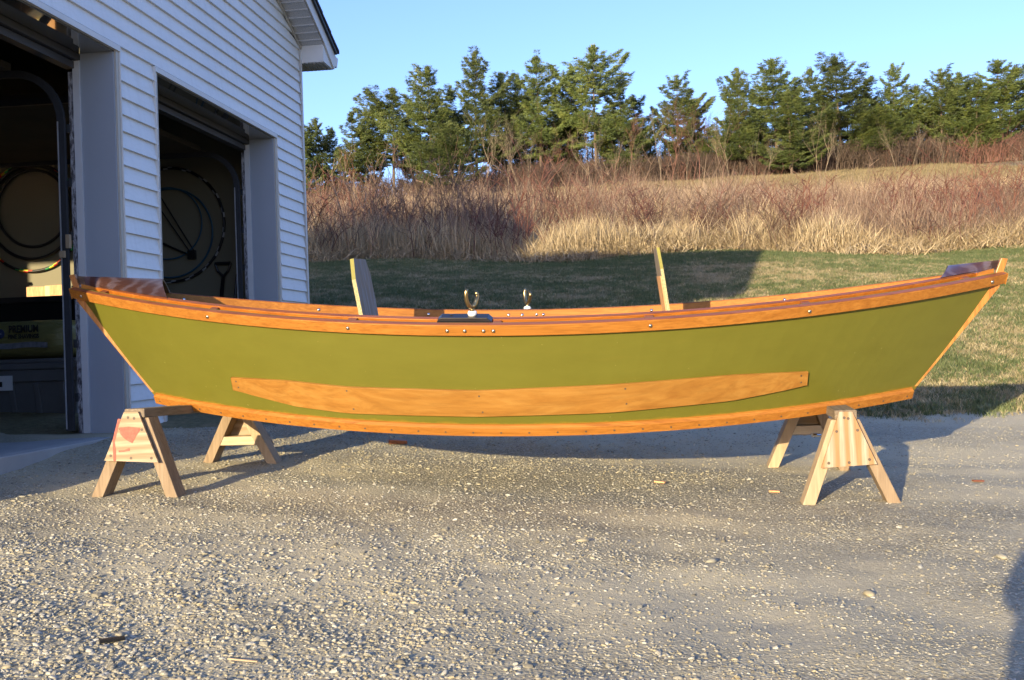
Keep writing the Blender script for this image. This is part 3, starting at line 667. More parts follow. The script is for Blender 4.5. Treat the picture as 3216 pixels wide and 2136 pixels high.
text('OR', .066, (-4.47, TY, .192), M['ink'], BG, bold=.0022, sx=.80); text('YCo', .055, (-4.49, TY, .150), M['ink'], BG, bold=.0022, sx=.80)
MB().tube([(-4.335, TY+.001, .186), (-4.335, TY+.003, .186)], .033, 24).build('emblem', M['ink_blue'], BG).scale = (1, 1, 1)
text('PINE', .018, (-4.353, TY-.001, .180), M['grey_tape'], BG, sx=.9)
# hoops on the back wall
YW = YF-T-.03
def ring(cx, cz, r_, rad, cols, seg=72, squash=1.0):
    mb = MB(); n = 8; rows = []
    pts = [(cx+r_*math.cos(2*math.pi*i/seg), YW, cz+r_*squash*math.sin(2*math.pi*i/seg)) for i in range(seg)]
    vs = []
    for i, p in enumerate(pts):
        a = 2*math.pi*i/seg; d = Vector((math.cos(a), 0, math.sin(a)))
        for k in range(n):
            b = 2*math.pi*k/n; q = Vector(p)+d*rad*math.cos(b)+Vector((0, rad*math.sin(b), 0)); vs.append(q)
    for i in range(seg):
        for k in range(n):
            mb.mi = cols[(i+k//3) % len(cols)]; mb.add([], []); a, b = i, (i+1) % seg; mb.f.append((a*n+k, a*n+(k+1) % n, b*n+(k+1) % n, b*n+k)); mb.m.append(mb.mi)
    mb.v = [tuple(v) for v in vs]; return mb
def hoop(label, cx, cz, r_, rad, mats, cols, grp, squash=1):
    tag(ring(cx, cz, r_, rad, cols, squash=squash).build('hula_hoop', mats, smooth=True), label, 'hoop', grp)
hoop('inner plain black hoop on the back wall above the bin', -5.65, 1.425, .36, .014, [M['black_plastic']], [0], 'hoops on the garage back wall')
hoop('middle thick black hoop on the back wall', -5.66, 1.39, .44, .016, [M['black_plastic']], [0], 'hoops on the garage back wall')
hoop('outer black hoop with green yellow and red tape on the back wall', -5.67, 1.34, .505, .014, [M['black_plastic'], M['green'], M['yellow'], M['red'], M['black_plastic']], [0, 0, 0, 1, 2, 3, 4], 'hoops on the garage back wall')
hoop('black and silver striped hoop seen through the right door', -4.30, 1.205, .525, .014, [M['black_plastic'], M['grey_tape']], [0, 0, 0, 1], 'hoops on the garage back wall')
hoop('thin blue hose loop inside the striped hoop', -4.30, 1.13, .41, .009, [M['blue_hose']], [0], 'hoops on the garage back wall')
hoop('small blue hose loop high inside the striped hoop', -4.32, 1.22, .33, .007, [M['blue_hose']], [0], 'hoops on the garage back wall')
SH = empty('shovel'); tag(SH, 'black d-handled shovel leaning on the wall inside the right door', 'shovel')
mb = MB(); hx, hz = -3.80, .83
mb.tube([(hx-.075, YW, hz), (hx+.075, YW, hz)], .016, 10); mb.tube([(hx-.075, YW, hz), (hx-.05, YW, hz-.07), (hx, YW, hz-.12)], .012, 8); mb.tube([(hx+.075, YW, hz), (hx+.05, YW, hz-.07), (hx, YW, hz-.12)], .012, 8)
mb.build('grip', M['black_plastic'], SH); MB().tube([(hx, YW, hz-.12), (hx, YW-.25, SLAB+.35)], .017, 10).build('shaft', M['black_plastic'], SH)
MB().grid([[(hx-.11+.22*t, YW-.25-.02*math.sin(t*3.14)-.05*s_, SLAB+.36-.34*s_) for t in np.linspace(0, 1, 7)] for s_ in np.linspace(0, 1, 5)]).build('blade', M['dark_metal'], SH)
mb = MB(); mb.tube([(-3.66, YW-.02, .72), (-3.74, YW-.2, SLAB)], .012, 8); tag(mb.build('tool_handle', M['black_plastic']), 'dark tool handle leaning right of the shovel', 'handle')
mb = MB(); mb.tube([(-4.52, YW, 1.55), (-4.10, YW, .93)], .006, 6); mb.tube([(-4.62, YW, 1.15), (-4.14, YW, .93)], .010, 6); mb.tube([(-4.46, YW, 1.60), (-4.07, YW, .95)], .006, 6); mb.box((-4.13, YW-.02, .88), (-4.06, YW+.02, .96))
tag(mb.build('pull_cord', M['black_plastic']), 'dark cords meeting at a wedge handle inside the striped hoop', 'cord')
mb = MB(); mb.tube([(-5.98, 8.6, .70), (-5.86, 8.6, .80), (-5.845, 8.6, .80), (-5.84, 8.6, .78)], .014, 8)
tag(mb.build('hooked_pipe', M['black_plastic']), 'black hooked pipe end at the left edge above the tin', 'pipe')
# ------------------------------------------------------------------ boat
BO = empty('rowing_boat'); tag(BO, 'olive green double ended wooden rowing boat resting across two sawhorses', 'boat')
psi, phi, pit = R(2.5), R(3.4), .0217
u_ = Vector((math.cos(psi), math.sin(psi), 0)); v_ = Vector((-math.sin(psi), math.cos(psi), 0)); w_ = Vector((0, 0, 1))
v2 = math.cos(phi)*v_+math.sin(phi)*w_; w2 = -math.sin(phi)*v_+math.cos(phi)*w_
O = Vector((-.4858, 4.62, -.45)) - .075*u_ + .075*pit*w2
u2 = (u_-pit*w2).normalized(); w3 = u2.cross(v2).normalized()
BO.matrix_world = Matrix(((u2.x, v2.x, w3.x, O.x), (u2.y, v2.y, w3.y, O.y), (u2.z, v2.z, w3.z, O.z), (0, 0, 0, 1)))
BM = BO.matrix_world.copy()
US = 2.105; UC = 1.725
def sheer(u, sd=-1):       # top outer edge of the planking
    h = .592*max(0, 1-abs(u/US)**2.1); return Vector((u, sd*h, .569+.0385*u*u))
def chine(u, sd=-1):
    h = .42*max(0, 1-abs(u/UC)**2.1); return Vector((u, sd*h, .118+.0335*u*u))
def frame(u, sd=-1):       # side direction d (up) and outward n at the station
    uc = u*UC/US; a = sheer(u, sd); b = chine(uc, sd); du = (sheer(u+.01, sd)-sheer(u-.01, sd)).normalized() if abs(u) < US-.02 else (sheer(math.copysign(US-.03, u), sd)-sheer(math.copysign(US-.05, u), sd)).normalized()*(1 if u > 0 else -1)
    if abs(u) >= US-.02:
        s_ = math.copysign(1, u); du = (sheer(s_*(US-.02), sd)-sheer(s_*(US-.04), sd)).normalized()*s_
    d = (a-b).normalized(); n = du.cross(d)*1.0
    if n.y*sd < 0: n = -n
    n.normalize(); d = n.cross(du); d = d if d.z > 0 else -d
    return a, d.normalized(), n
def fr2(u, sd):            # for rails keep n nearly horizontal-transverse
    a, d, n = frame(u, sd); return a, d, n
NS = 61
us = [US*math.sin(math.pi/2*t) for t in np.linspace(-1, 1, NS)]
for sd in (-1, 1):
    # side planking: outer and inner skins joined at the edges
    rows = []
    for u in us:
        a, b = sheer(u, sd), chine(u*UC/US, sd); _, d, n = frame(u, sd); r = []
        K = 7
        for k in range(K): r.append(b.lerp(a, k/(K-1)) + n*(.006*math.sin(math.pi*k/(K-1))))
        r2 = [p-n*.009 for p in r][::-1]
        r2 = [Vector((p.x, min(p.y, -.001) if sd < 0 else max(p.y, .001), p.z)) for p in r2]
        rows.append(r+r2)
    MB().grid(rows, True).build('side_planking', M['paint'], BO, smooth=False)
    def rail(name, n0, n1, d0, d1, mat, u0=-US, u1=US, minv=.002, bev=.003, uu=None):
        rows = []
        for u in (uu or [u0+(u1-u0)*(.5-.5*math.cos(math.pi*t)) for t in np.linspace(0, 1, 57)]):
            a, d, n = frame(u, sd); q = []
            for (nn_, dd_) in ((n0, d0), (n1, d0), (n1, d1), (n0, d1)):
                p = a+n*nn_+d*dd_; y = p.y; 
                if y*sd < minv: y = sd*minv
                q.append(Vector((p.x, y, p.z)))
            rows.append(q)
        mb = MB().grid(rows, True); mb.f.append((0, 1, 2, 3)); mb.m.append(0); m_ = len(rows)*4; mb.f.append((m_-1, m_-2, m_-3, m_-4)); mb.m.append(0)
        return mb.build(name, mat, BO, bevel=bev)
    rail('outwale', .0006, .023, -.046, .0, [M['oak']], -US+.0, US-.0)
    rail('outwale_cap', .001, .0215, .0005, .003, M['oak_red'], -US+.01, US-.01, bev=0)
    rail('inwale', -.056, -.036, -.046, .000, M['oak_deep'] if sd < 0 else M['oak'], -2.0, 2.0, .012)
    rail('inwale_cap', -.055, -.037, .0005, .003, M['oak_red'], -1.99, 1.99, .012, 0)
    # oak strip over the chine
    rows = []
    for t in np.r_[-1, -.985, np.linspace(-.96, .96, 57), .985, 1]:
        u = UC*math.sin(math.pi/2*t)*.992; uc = max(-UC, min(UC, u)); b = chine(uc, sd); b = Vector((u, b.y, b.z)); _, d, n = frame(uc*US/UC, sd)
        pr = [(.0, -.021), (.019, -.019), (.020, .018), (.009, .027), (.0, .029)]
        cut = -math.copysign(.45, t)*max(0, abs(t)-.985)/.015
        rows.append([Vector(((b+n*a_+d*b_).x+cut*(.029-b_), sd*max(.002, (b+n*a_+d*b_).y*sd), (b+n*a_+d*b_).z)) for a_, b_ in pr])
    mb = MB().grid(rows, True); mb.f.append(tuple(range(5))); mb.m.append(0); m_ = len(rows)*5; mb.f.append(tuple(range(m_-1, m_-6, -1))); mb.m.append(0)
    mb.build('chine_strip', M['oak'], BO, bevel=.0015)
    # rubbing plank
    top = [(-1.246, .340), (-1.15, .338), (-.975, .333), (-.705, .310), (-.142, .297), (.387, .315), (.892, .343), (1.204, .345)]
    bot = [(-1.235, .283), (-1.15, .262), (-.942, .217), (-.711, .193), (-.147, .184), (.383, .196), (.889, .233), (1.105, .268), (1.203, .287)]
    def on_side(u, wv, off):       # point on the planking at height wv
        a, b = sheer(u, sd), chine(u*UC/US, sd); _, d, n = frame(u, sd)
        t = (wv-b.z)/(a.z-b.z); p = b.lerp(a, t); p = p+n*(.006*math.sin(math.pi*t)+off); p.x = u; return p
    # the planking station at height t has u between chine and sheer: solve for it
    def side_pt(u, wv, off):
        us_ = u
        for _ in range(8):
            a, b = sheer(us_, sd), chine(us_*UC/US, sd); t = (wv-b.z)/(a.z-b.z); p = b.lerp(a, t); us_ += (u-p.x)
        _, d, n = frame(us_, sd); return p+n*(.006*math.sin(math.pi*t)+off)
    rows_o, rows_i = [], []
    for u in np.linspace(-1.246, 1.204, 50):
        zt = np.interp(u, [p[0] for p in top], [p[1] for p in top]); zb = np.interp(u, [p[0] for p in bot], [p[1] for p in bot])
        rows_o.append([side_pt(u, zb+(zt-zb)*k/4, .0135) for k in range(5)]); rows_i.append([side_pt(u, zb+(zt-zb)*k/4, .0008) for k in range(5)][::-1])
    mb = MB().grid([a+b for a, b in zip(rows_o, rows_i)], True); mb.f.append(tuple(range(10))); mb.m.append(0); m_ = 500; mb.f.append(tuple(range(m_-1, m_-11, -1))); mb.m.append(0)
    mb.build('rubbing_plank', M['plank'], BO, bevel=.0012)
# bottom
rows = []
for t in np.linspace(-1, 1, 41):
    u = UC*math.sin(math.pi/2*t); a, b = chine(u, -1), chine(u, 1); rows.append([Vector((u, a.y, a.z-.018)), Vector((u, b.y, b.z-.018)), Vector((u, b.y, b.z-.006)), Vector((u, a.y, a.z-.006))])
MB().grid(rows, True).build('bottom_panel', M['paint'], BO)
# stems
for s_ in (-1, 1):
    P = [(s_*2.086, .675), (s_*2.094, .715), (s_*2.120, .797), (s_*2.093, .801), (s_*2.056, .70), (s_*2.03, .66), (s_*1.69, .235), (s_*1.742, .245)]
    tt = .010
    mb = MB().prism([(p[0], -tt, p[1]) for p in P], (0, 2*tt, 0)); mb.build('stem_post', M['stem'], BO, bevel=.002)
    # breasthook deck: two panels meeting on a ridge
    rows = []; near_, rid_, far_ = (1.55, 1.67, 1.71) if s_ < 0 else (1.80, 1.872, 1.88)
    for t in np.linspace(0, 1, 14):
        row = []; ridge = Vector((s_*(2.085-(2.085-rid_)*t), 0, .792-.02*t))
        for k in np.linspace(-1, 1, 13):
            f_ = abs(k); sd_ = -1 if k < 0 else 1; u = s_*(2.085-(2.085-(near_ if k < 0 else far_))*t)
            a, d, n = frame(u, sd_); e = a-n*.054+d*.0065; h = max(.0, e.y*sd_)
            q = ridge.lerp(Vector((u, 0, e.z)), f_**1.2); row.append(Vector((q.x, sd_*h*f_, q.z)))
        rows.append(row)
    low = [[Vector((p.x, p.y, p.z-.009)) for p in r] for r in rows]
    mb = MB(); mb.grid(rows); mb.grid([r[::-1] for r in low])
    mb.add([*rows[-1], *low[-1]], [(i, i+1, 13+i+1, 13+i) for i in range(12)])
    mb.build('end_deck', M['deck'], BO, smooth=False)
    mb = MB().hexa([Vector((s_*1.97, -.028, .70)), Vector((s_*2.06, -.014, .72)), Vector((s_*2.06, .014, .72)), Vector((s_*1.97, .028, .70)), Vector((s_*1.97, -.028, .735)), Vector((s_*2.06, -.014, .755)), Vector((s_*2.06, .014, .755)), Vector((s_*1.97, .028, .735))]); mb.build('breasthook', M['oak'], BO)
# spacer blocks, bolts, screws
def obox(mb, a, d, n, t, n0, n1, d0, d1, t0, t1):
    q = [a+n*nn_+d*dd+t*tt for dd in (d0, d1) for nn_, tt in ((n0, t0), (n1, t0), (n1, t1), (n0, t1))]; return mb.hexa(q)
def at_u(mbname, u, sd): pass
BOLT = [-2.035, -1.305, -.66, -.25, -.18, -.105, -.066, .548, 1.187, 2.03]
SPC = [-1.93, -1.30, -.655, -.055, .550, 1.190, 1.93]
dome = [(0.0085, 0), (.0078, .0022), (.0055, .0042), (.002, .0052)]
def dome_mb(r=1.0):
    mb = MB(); rows = [[(rr*r*math.cos(a), rr*r*math.sin(a), hh*r) for a in np.linspace(0, 2*math.pi, 13)[:-1]] for rr, hh in dome]; mb.grid(rows, True); mb.add(rows[-1], [tuple(range(12))]); return mb
bolt_me = screw_me = None
def place(o, p, n):
    q = Vector(n).to_track_quat('Z', 'Y'); o.location = p; o.rotation_euler = q.to_euler()
proto_b = dome_mb(.95).build('bolt_head', M['steel'], BO, smooth=True)
proto_c = dome_mb(1.0).build('bolt_nut', M['chrome'], BO, smooth=True)
proto_s = MB().tube([(0, 0, -.001), (0, 0, .0009)], .0042, 8).build('screw', M['screw'], BO)
first = {'b': True, 'c': True, 's': True}
def inst(key, pr, p, n):
    if first[key]: o = pr; first[key] = False
    else: o = dup(pr, BO)
    place(o, p, n)
for sd in (-1, 1):
    for u in SPC:
        a, d, n = frame(u, sd); t = n.cross(d); obox(MB(), a, d, n, t, -.0095, -.0355, -.040, -.002, -.018, .018).build('spacer_block', M['oak_red'], BO, bevel=.001)
    for u in (BOLT if sd < 0 else [b+.02 for b in BOLT[1:]]):
        a, d, n = frame(u, sd)
        if sd < 0: inst('b', proto_b, a+n*.0231-d*.024, n)
for u in (-1.67, -1.06, -.515, -.105, -.035, .038, .073, .62, 1.25, 1.84):
    a, d, n = frame(u, 1); inst('c', proto_c, a-n*.0563-d*.026, -n)
for t in np.linspace(-1, 1, 30):
    u = t*1.68; b = chine(u); _, d, n = frame(u*US/UC, -1); inst('s', proto_s, b+n*.0200-d*.002, n)
sd = -1
for u, wv in ((-1.222, .325), (-1.215, .298), (1.175, .331), (1.177, .302), (1.175, .331), (-.70, .295), (-.68, .214), (-.14, .275), (-.13, .205), (.45, .300), (.455, .235)):
    p = side_pt(u, wv, .0135); _, d, n = frame(u, -1); inst('s', proto_s, p, n)
# seat backs standing in the hull: a leaning board with clipped corners
def seat_back(u0, wt, lean, mat_face, cleat):
    a0 = -.15; th = .0135 if cleat else .0175; ca, sa = math.cos(lean), math.sin(lean); ax = Vector((-sa, 0, ca)); nx = Vector((ca, 0, sa)); h = wt/ca
    P = [(a0, .0), (a0, h-.095), (a0+.040, h), (.125, h), (.168, h-.07), (.168, 0)]
    q = [Vector((u0, 0, .12))+ax*z_+Vector((0, y_, 0)) for y_, z_ in P]; n = len(q); q2 = [p+nx*th for p in q]
    mb = MB(); mb.v = [tuple(p) for p in q+q2]
    mb.f = [tuple(range(n))[::-1], tuple(range(n, 2*n))]+[(i, (i+1) % n, n+(i+1) % n, n+i) for i in range(n)]
    mb.m = [0, 0, 2, 1, 1, 1, 1, 0]
    root = mb.build('seat_back', [mat_face, M['edge_green'], M['edge_raw']], BO)
    if cleat: MB().hexa([Vector((u0, 0, .12))+ax*z_+Vector((0, y_, 0))+nx*x_ for z_ in (.1, h-.125) for y_, x_ in ((a0+.001, -.005), (a0+.001, -.0005), (.13, -.0005), (.13, -.005))]).build('cleat', M['board_orange'], root)
    return root
SBL = seat_back(-.628, .725, R(10), M['board'], False)
SBR = seat_back(.715, .75, R(8.5), M['board'], True)
# oarlock pads and oarlocks
def oarlock(sd, u, up, ang, lean):
    a, d, n = frame(up, sd); drop = .006 if sd < 0 else .019; a = a-d*drop; t = Vector((1, 0, 0)); t = (t-n*t.dot(n)-d*t.dot(d)).normalized()
    P = [(-.118, .0), (-.118, .020), (-.101, .036), (.086, .036), (.103, .020), (.103, .0)]
    q = [a+t*x_+d*(z_-.010)-n*.003-n*.0 for x_, z_ in P]
    mb = MB().prism([p-n*.0045 for p in q], -n*.046); pad = mb.build('oarlock_pad', M['black_pad'], BO, bevel=.002)
    a, d, n = frame(u, sd); a = a-d*drop; base = a-n*.036+d*.0265
    zz = Vector((0, 0, 1)).lerp(d, .5).normalized()
    L = empty('oarlock'); L.parent = BO; L.location = base
    L.rotation_euler = (zz.to_track_quat('Z', 'Y') @ Matrix.Rotation(ang, 3, 'Z').to_quaternion()).to_euler()
    MB().tube([(0, 0, -.002), (0, 0, .004), (0, 0, .012), (0, 0, .017)], [.0155, .0185, .0185, .014], 20).build('collar', M['white_plastic'], L, smooth=False)
    mb = MB(); mb.tube([(0, 0, .01), (0, 0, .034)], [.0095, .0085], 12)
    for s_, top_, out in ((-1, .112, .036), (1, .088, .037)):
        pts = [(0, 0, .030), (s_*.014, 0, .037), (s_*.026, 0, .050), (s_*.033, 0, .068), (s_*out, 0, top_*.78), (s_*(out-.003), 0, top_*.90), (s_*(out-.008), 0, top_)]
        mb.tube(pts, [.0095, .0095, .009, .0085, .008, .0075, .0065], 10)
    mb.build('horns', M['bronze'], L, smooth=True)
    MB().tube([(0, 0, .0), (0, 0, .001)], .006, 12).build('spare_hole', M['screw'], pad, loc=a+t*0-n*.036+d*.0265-t*.085)
oarlock(-1, -.155, -.178, R(58), 0); oarlock(1, -.01, -.04, R(118), 0)

# ------------------------------------------------------------------ sawhorses
def leg(mb, foot, top, wx, wy):   # slanted bar with vertical-plane ends
    q = []
    for p in (foot, top): q += [(p[0]-wx/2, p[1]-wy/2, p[2]), (p[0]+wx/2, p[1]-wy/2, p[2]), (p[0]+wx/2, p[1]+wy/2, p[2]), (p[0]-wx/2, p[1]+wy/2, p[2])]
    return mb.hexa(q)
def sawhorse(label, near, far, topz_near, topz_far, xs, gus, mleg, mg, mbeam, spread_top=.030, cross_mat=None, gus_far=True):
    (nl, nr), (fl, fr_) = near, far; S = empty('sawhorse', (0, 0, 0)); tag(S, label, 'sawhorse', 'sawhorses under the boat')
    xn, yn, xf, yf = xs; th = .038; bw = .089
    dirx = (xf-xn)/(yf-yn)
    q = []
    for dz in (-th, 0):
        q += [(xn-bw/2, yn+.0, topz_near+dz), (xn+bw/2, yn+.0, topz_near+dz), (xf+bw/2, yf+.05, topz_far+dz), (xf-bw/2, yf+.05, topz_far+dz)]
    MB().hexa(q).build('beam', mbeam, S, bevel=.004)
    for i, (f0, side, end) in enumerate(((nl, -1, 0), (nr, 1, 0), (fl, -1, 1), (fr_, 1, 1))):
        x_, y_, tz = (xn, yn, topz_near) if end == 0 else (xf, yf, topz_far)
        yy = y_+.055 if end == 0 else y_
        g = GZ(f0[0], f0[1])-.004
        mb = leg(MB(), (f0[0], yy, g), (x_+side*spread_top, yy, tz-th-.001), .052, .086); mb.build('leg', mleg[i], S, bevel=.003)
    # gusset at the near end
    gy = yn-.001; P = [(x_, gy, z_) for x_, z_ in gus]; g = MB().prism(P, (0, -.012, 0)).build('gusset', mg, S, bevel=.001)
    for i_, (x_, z_) in enumerate(((gus[0][0]*.8+gus[2][0]*.2, 0),)): pass
    cx = sum(p[0] for p in gus)/4; top_ = [gus[0], gus[1]]; 
    gl, gr, br, bl = gus[0], gus[1], gus[2], gus[3]
    sp = [(gl[0]+.018, gl[1]-.025), (gr[0]-.018, gr[1]-.027), (bl[0]*.35+gl[0]*.65+.014, bl[1]*.35+gl[1]*.65), (br[0]*.35+gr[0]*.65-.014, br[1]*.35+gr[1]*.65), (bl[0]+.030, bl[1]+.020), (br[0]-.030, br[1]+.020), ((bl[0]+br[0])/2, (bl[1]+br[1])/2+.015)]
    for x_, z_ in sp: MB().tube([(x_, gy-.0128, z_), (x_, gy-.0115, z_)], .0062, 10).build('screw', M['screw'], g)
    # far cross rail and far gusset
    xl, xr = fl[0], fr_[0]; zt = topz_far-.215; k = lambda s_, z: (x_of(s_, z))
    def leg_x(side, z):
        f0 = fl if side < 0 else fr_; g_ = GZ(f0[0], f0[1]); t = (z-g_)/(topz_far-th-g_); return f0[0]+(xf+side*spread_top-f0[0])*t
    z0, z1 = topz_far-.215, topz_far-.172
    yy = yf-.043-.0
    MB().hexa([(leg_x(-1, z0)+.027, yf-.040, z0), (leg_x(1, z0)-.027, yf-.040, z0), (leg_x(1, z0)-.027, yf+.035, z0), (leg_x(-1, z0)+.027, yf+.035, z0), (leg_x(-1, z1)+.027, yf-.040, z1), (leg_x(1, z1)-.027, yf-.040, z1), (leg_x(1, z1)-.027, yf+.035, z1), (leg_x(-1, z1)+.027, yf+.035, z1)]).build('cross_rail', cross_mat or M['pine_cross'], S, bevel=.002)
    zb = topz_far-.225
    MB().prism([(leg_x(-1, topz_far-.03)-.03, yf+.045, topz_far-.012-th), (leg_x(-1, zb)-.025, yf+.045, zb), (leg_x(1, zb)+.025, yf+.045, zb), (leg_x(1, topz_far-.03)+.03, yf+.045, topz_far-.012-th)], (0, .012, 0)).build('far_gusset', M['gusset_plain'], S)
    return S, g
g5 = lambda x, y: GZ(x, y)
A = lambda xv, yv, y: (at_y(xv, yv, y).x, at_y(xv, yv, y).z)
# left horse: near end at y 4.05
ly, lyf = 4.05, 4.90
gl = [A(289, 949, ly), A(321.4, 949, ly), A(368.3, 1066.3, ly), A(243.8, 1061.5, ly)]
tzn = A(310, 942.5, ly)[1]
nl = (A(223, 1151, ly+.01)[0], ly+.055); nr = (A(396, 1159, ly+.01)[0], ly+.055)
fl = (A(479, 1082, lyf-.04)[0], lyf); fr_ = (A(628, 1086, lyf-.04)[0], lyf)
LS, lg = sawhorse('weathered sawhorse with red paint marks under the left end of the boat', (nl, nr), (fl, fr_), tzn, -.242, (A(309.5, 945, ly)[0], ly, (fl[0]+fr_[0])/2-.01, lyf), gl, [M['pine'], M['pine'], M['pine'], M['pine_fresh']], M['gusset_plain'], M['pine_beam'])
print('left tops', tzn, gl, nl, nr, fl, fr_)
# red paint on the left gusset
gy = ly-.0136
def patch(pts, name='paint_mark'): MB().prism([(A(x_, y_, ly)[0], gy+.0001, A(x_, y_, ly)[1]) for x_, y_ in pts], (0, -.0008, 0)).build(name, M['red_paint'], lg)
patch([(280, 985), (300, 983), (327, 986), (326, 992), (318, 1004), (309, 1021), (300, 1017), (290, 1010), (281, 1000)])
patch([(276, 965), (282, 966), (276, 985), (272, 1003), (268, 1018), (271, 1040), (271, 1062.2), (265.5, 1062), (264.5, 1040), (263.5, 1016), (268, 996)])
patch([(277, 1038), (291, 1037), (300, 1033), (303, 1033), (303, 1039), (290, 1041), (278, 1042)])
# right horse
ry, ryf = 4.30, 5.12
gr_ = [A(1934, 949, ry), A(1964, 949, ry), A(2021.3, 1069.8, ry), A(1892.5, 1078.7, ry)]
tzr = A(1945, 946, ry)[1]
nl = (A(1866, 1174, ry+.01)[0], ry+.055); nr = (A(2064, 1164, ry+.01)[0], ry+.055)
fl = (A(1783, 1089, ryf-.04)[0], ryf); fr_ = (fl[0]+(nr[0]-nl[0]), ryf)
RS_, rg = sawhorse('newer sawhorse with striped plywood gusset under the right end of the boat', (nl, nr), (fl, fr_), tzr, tzr+.045, (A(1950, 945, ry)[0], ry, (fl[0]+fr_[0])/2+.01, ryf), gr_, [M['pine_fresh'], M['pine'], M['pine_fresh'], M['pine']], M['gusset_grain'], M['pine_beam'])
print('right tops', tzr, gr_, nl, nr, fl, fr_)
pb = at_y(1885, 1003, ryf-.07); mb = MB()
mb.box((pb.x-.03, pb.y-.004, pb.z-.009), (pb.x+.045, pb.y, pb.z+.008)); mb.tube([(pb.x-.02, pb.y-.006, pb.z), (pb.x-.005, pb.y-.012, pb.z+.002), (pb.x+.012, pb.y-.006, pb.z)], .007, 8); mb.build('metal_strap', M['chrome'], RS_)

# ------------------------------------------------------------------ bits on the gravel
def chip(label, xv, yv, L, W, T, rot, mat, name='wood_scrap'):
    k = ray(xv, yv); lo, hi = 2.0, 9.0
    for _ in range(40):
        m = (lo+hi)/2; p = k*m
        if p.z > GZ(p.x, p.y): lo = m
        else: hi = m
    p = k*lo; o = MB().hexa([(-L/2, -W/2, 0), (L/2, -W/2, 0), (L/2, W/2, 0), (-L/2, W/2*.8, 0), (-L/2, -W/2, T), (L/2, -W/2, T*.8), (L/2, W/2, T), (-L/2, W/2*.8, T)]).build(name, mat, loc=(p.x, p.y, GZ(p.x, p.y)+.004)); o.rotation_euler = (random.uniform(-.1, .1), .05, rot); tag(o, label, 'wood scrap', 'wood scraps on the gravel')
chip('wedge offcut of reddish wood lying under the boat bottom', 917, 1024, .10, .06, .022, .3, M['oak_red'])
chip('small orange wood chip left of the right sawhorse', 1785, 1137, .045, .016, .008, .1, M['board_orange'])
chip('pale orange chip on the gravel below the boat right of centre', 1522, 1115, .05, .02, .008, -.4, M['board_orange'])
chip('brown bark flake at the far right of the driveway', 2255, 1112, .05, .02, .007, .2, M['oak_red'])
chip('dark flat stick on the gravel near the lower left corner', 258, 1482, .06, .016, .008, .7, M['black_plastic'])
chip('thin straw coloured sliver on the gravel at the lower left', 560, 1528, .075, .004, .004, -.1, M['pine_fresh'])
for lab, xv, yv, s_ in (('pale grey stone lying loose on the left foreground gravel', 222, 1376, .020), ('large tan stone at the right of the driveway', 2310, 1366-80, .022), ('white stone in the middle right foreground', 1640, 1296, .020), ('long pale stone at the right foreground', 2005, 1372, .022), ('brown flat stone in the centre foreground', 1344, 1248, .020)):
    k = ray(xv, yv); m = 3.0; lo, hi = 1.5, 9.
    for _ in range(40):
        m = (lo+hi)/2; p = k*m
        if p.z > GZ(p.x, p.y): lo = m
        else: hi = m
    p = k*lo; o = SP[0].copy(); o.data = SP[random.randrange(7)].data; o.name = 'pebble'; sc.collection.objects.link(o); o.location = (p.x, p.y, GZ(p.x, p.y)+s_*.2); o.scale = (s_*1.3, s_, s_*.8); o.rotation_euler = (0, 0, random.uniform(0, 3)); tag(o, lab, 'stone', 'larger stones on the driveway')

# ------------------------------------------------------------------ trees
def needle_mat(name, a, b, c_):
    m = N(name); oi = m.n('ObjectInfo'); geo = m.n('NewGeometry'); f = m.noise(m.coord((1, 1, 1)), .9, 3); g = m.noise(m.coord((1, 1, 1)), 7, 2)
    c1 = m.ramp(f, [(.35, a), (.5, b), (.68, c_)]); c1 = m.mix(m.ramp(g, [(.4, (.4,)*3), (.6, (0,)*3)]), c1, tuple(x*.6 for x in a))
    hs = m.n('HueSaturation'); mr = m.n('MapRange'); m.l(oi.outputs['Random'], mr.inputs[0]); mr.inputs[3].default_value = .75; mr.inputs[4].default_value = 1.2; m.l(mr.outputs[0], hs.inputs['Value']); m.l(c1, hs.inputs['Color'])
    m.col(hs.outputs[0]).set(Roughness=.6); return m.mat
M['needles'] = needle_mat('pine_needles', (.050, .076, .022), (.098, .136, .030), (.165, .195, .044))
M['bark'] = plain('pine_bark', (.13, .095, .07), .9, .4, 12)
M['bark_light'] = plain('grey_bark', (.22, .175, .12), .9, .3, 8)
M['twig_red'] = plain('red_twigs', (.15, .075, .055), .9, .3, 3)
def blades_mesh(P, OUT, SZ, n, width, seed):
    """n narrow pointed blades per clump, fanned out along and above the twig direction"""
    g = np.random.default_rng(seed); P = np.repeat(np.asarray(P), n, 0); OUT = np.repeat(np.asarray(OUT), n, 0); SZ = np.repeat(np.asarray(SZ), n); m = len(P)
    nz = g.normal(0, 1, (m, 3)); d = OUT+nz*np.array([.6, .6, .33]); d[:, 2] += .28; d /= np.linalg.norm(d, axis=1)[:, None]
    L = (SZ*g.uniform(.5, 1.2, m))[:, None]; q = P+g.normal(0, 1, (m, 3))*np.array([.5, .5, .10])*SZ[:, None]
    sv = np.cross(d, g.normal(0, 1, (m, 3))); sv /= np.linalg.norm(sv, axis=1)[:, None]; sv = sv*L*width
    V = np.stack([q-sv, q+sv, q+d*L*.6+sv*.7, q+d*L, q+d*L*.6-sv*.7], 1).reshape(-1, 3)
    me = bpy.data.meshes.new('crown'); me.vertices.add(len(V)); me.vertices.foreach_set('co', V.ravel().astype(np.float32))
    me.loops.add(len(V)); me.loops.foreach_set('vertex_index', np.arange(len(V), dtype=np.int32)); me.polygons.add(m); me.polygons.foreach_set('loop_start', np.arange(0, len(V), 5, dtype=np.int32)); me.update(calc_edges=True)
    return me
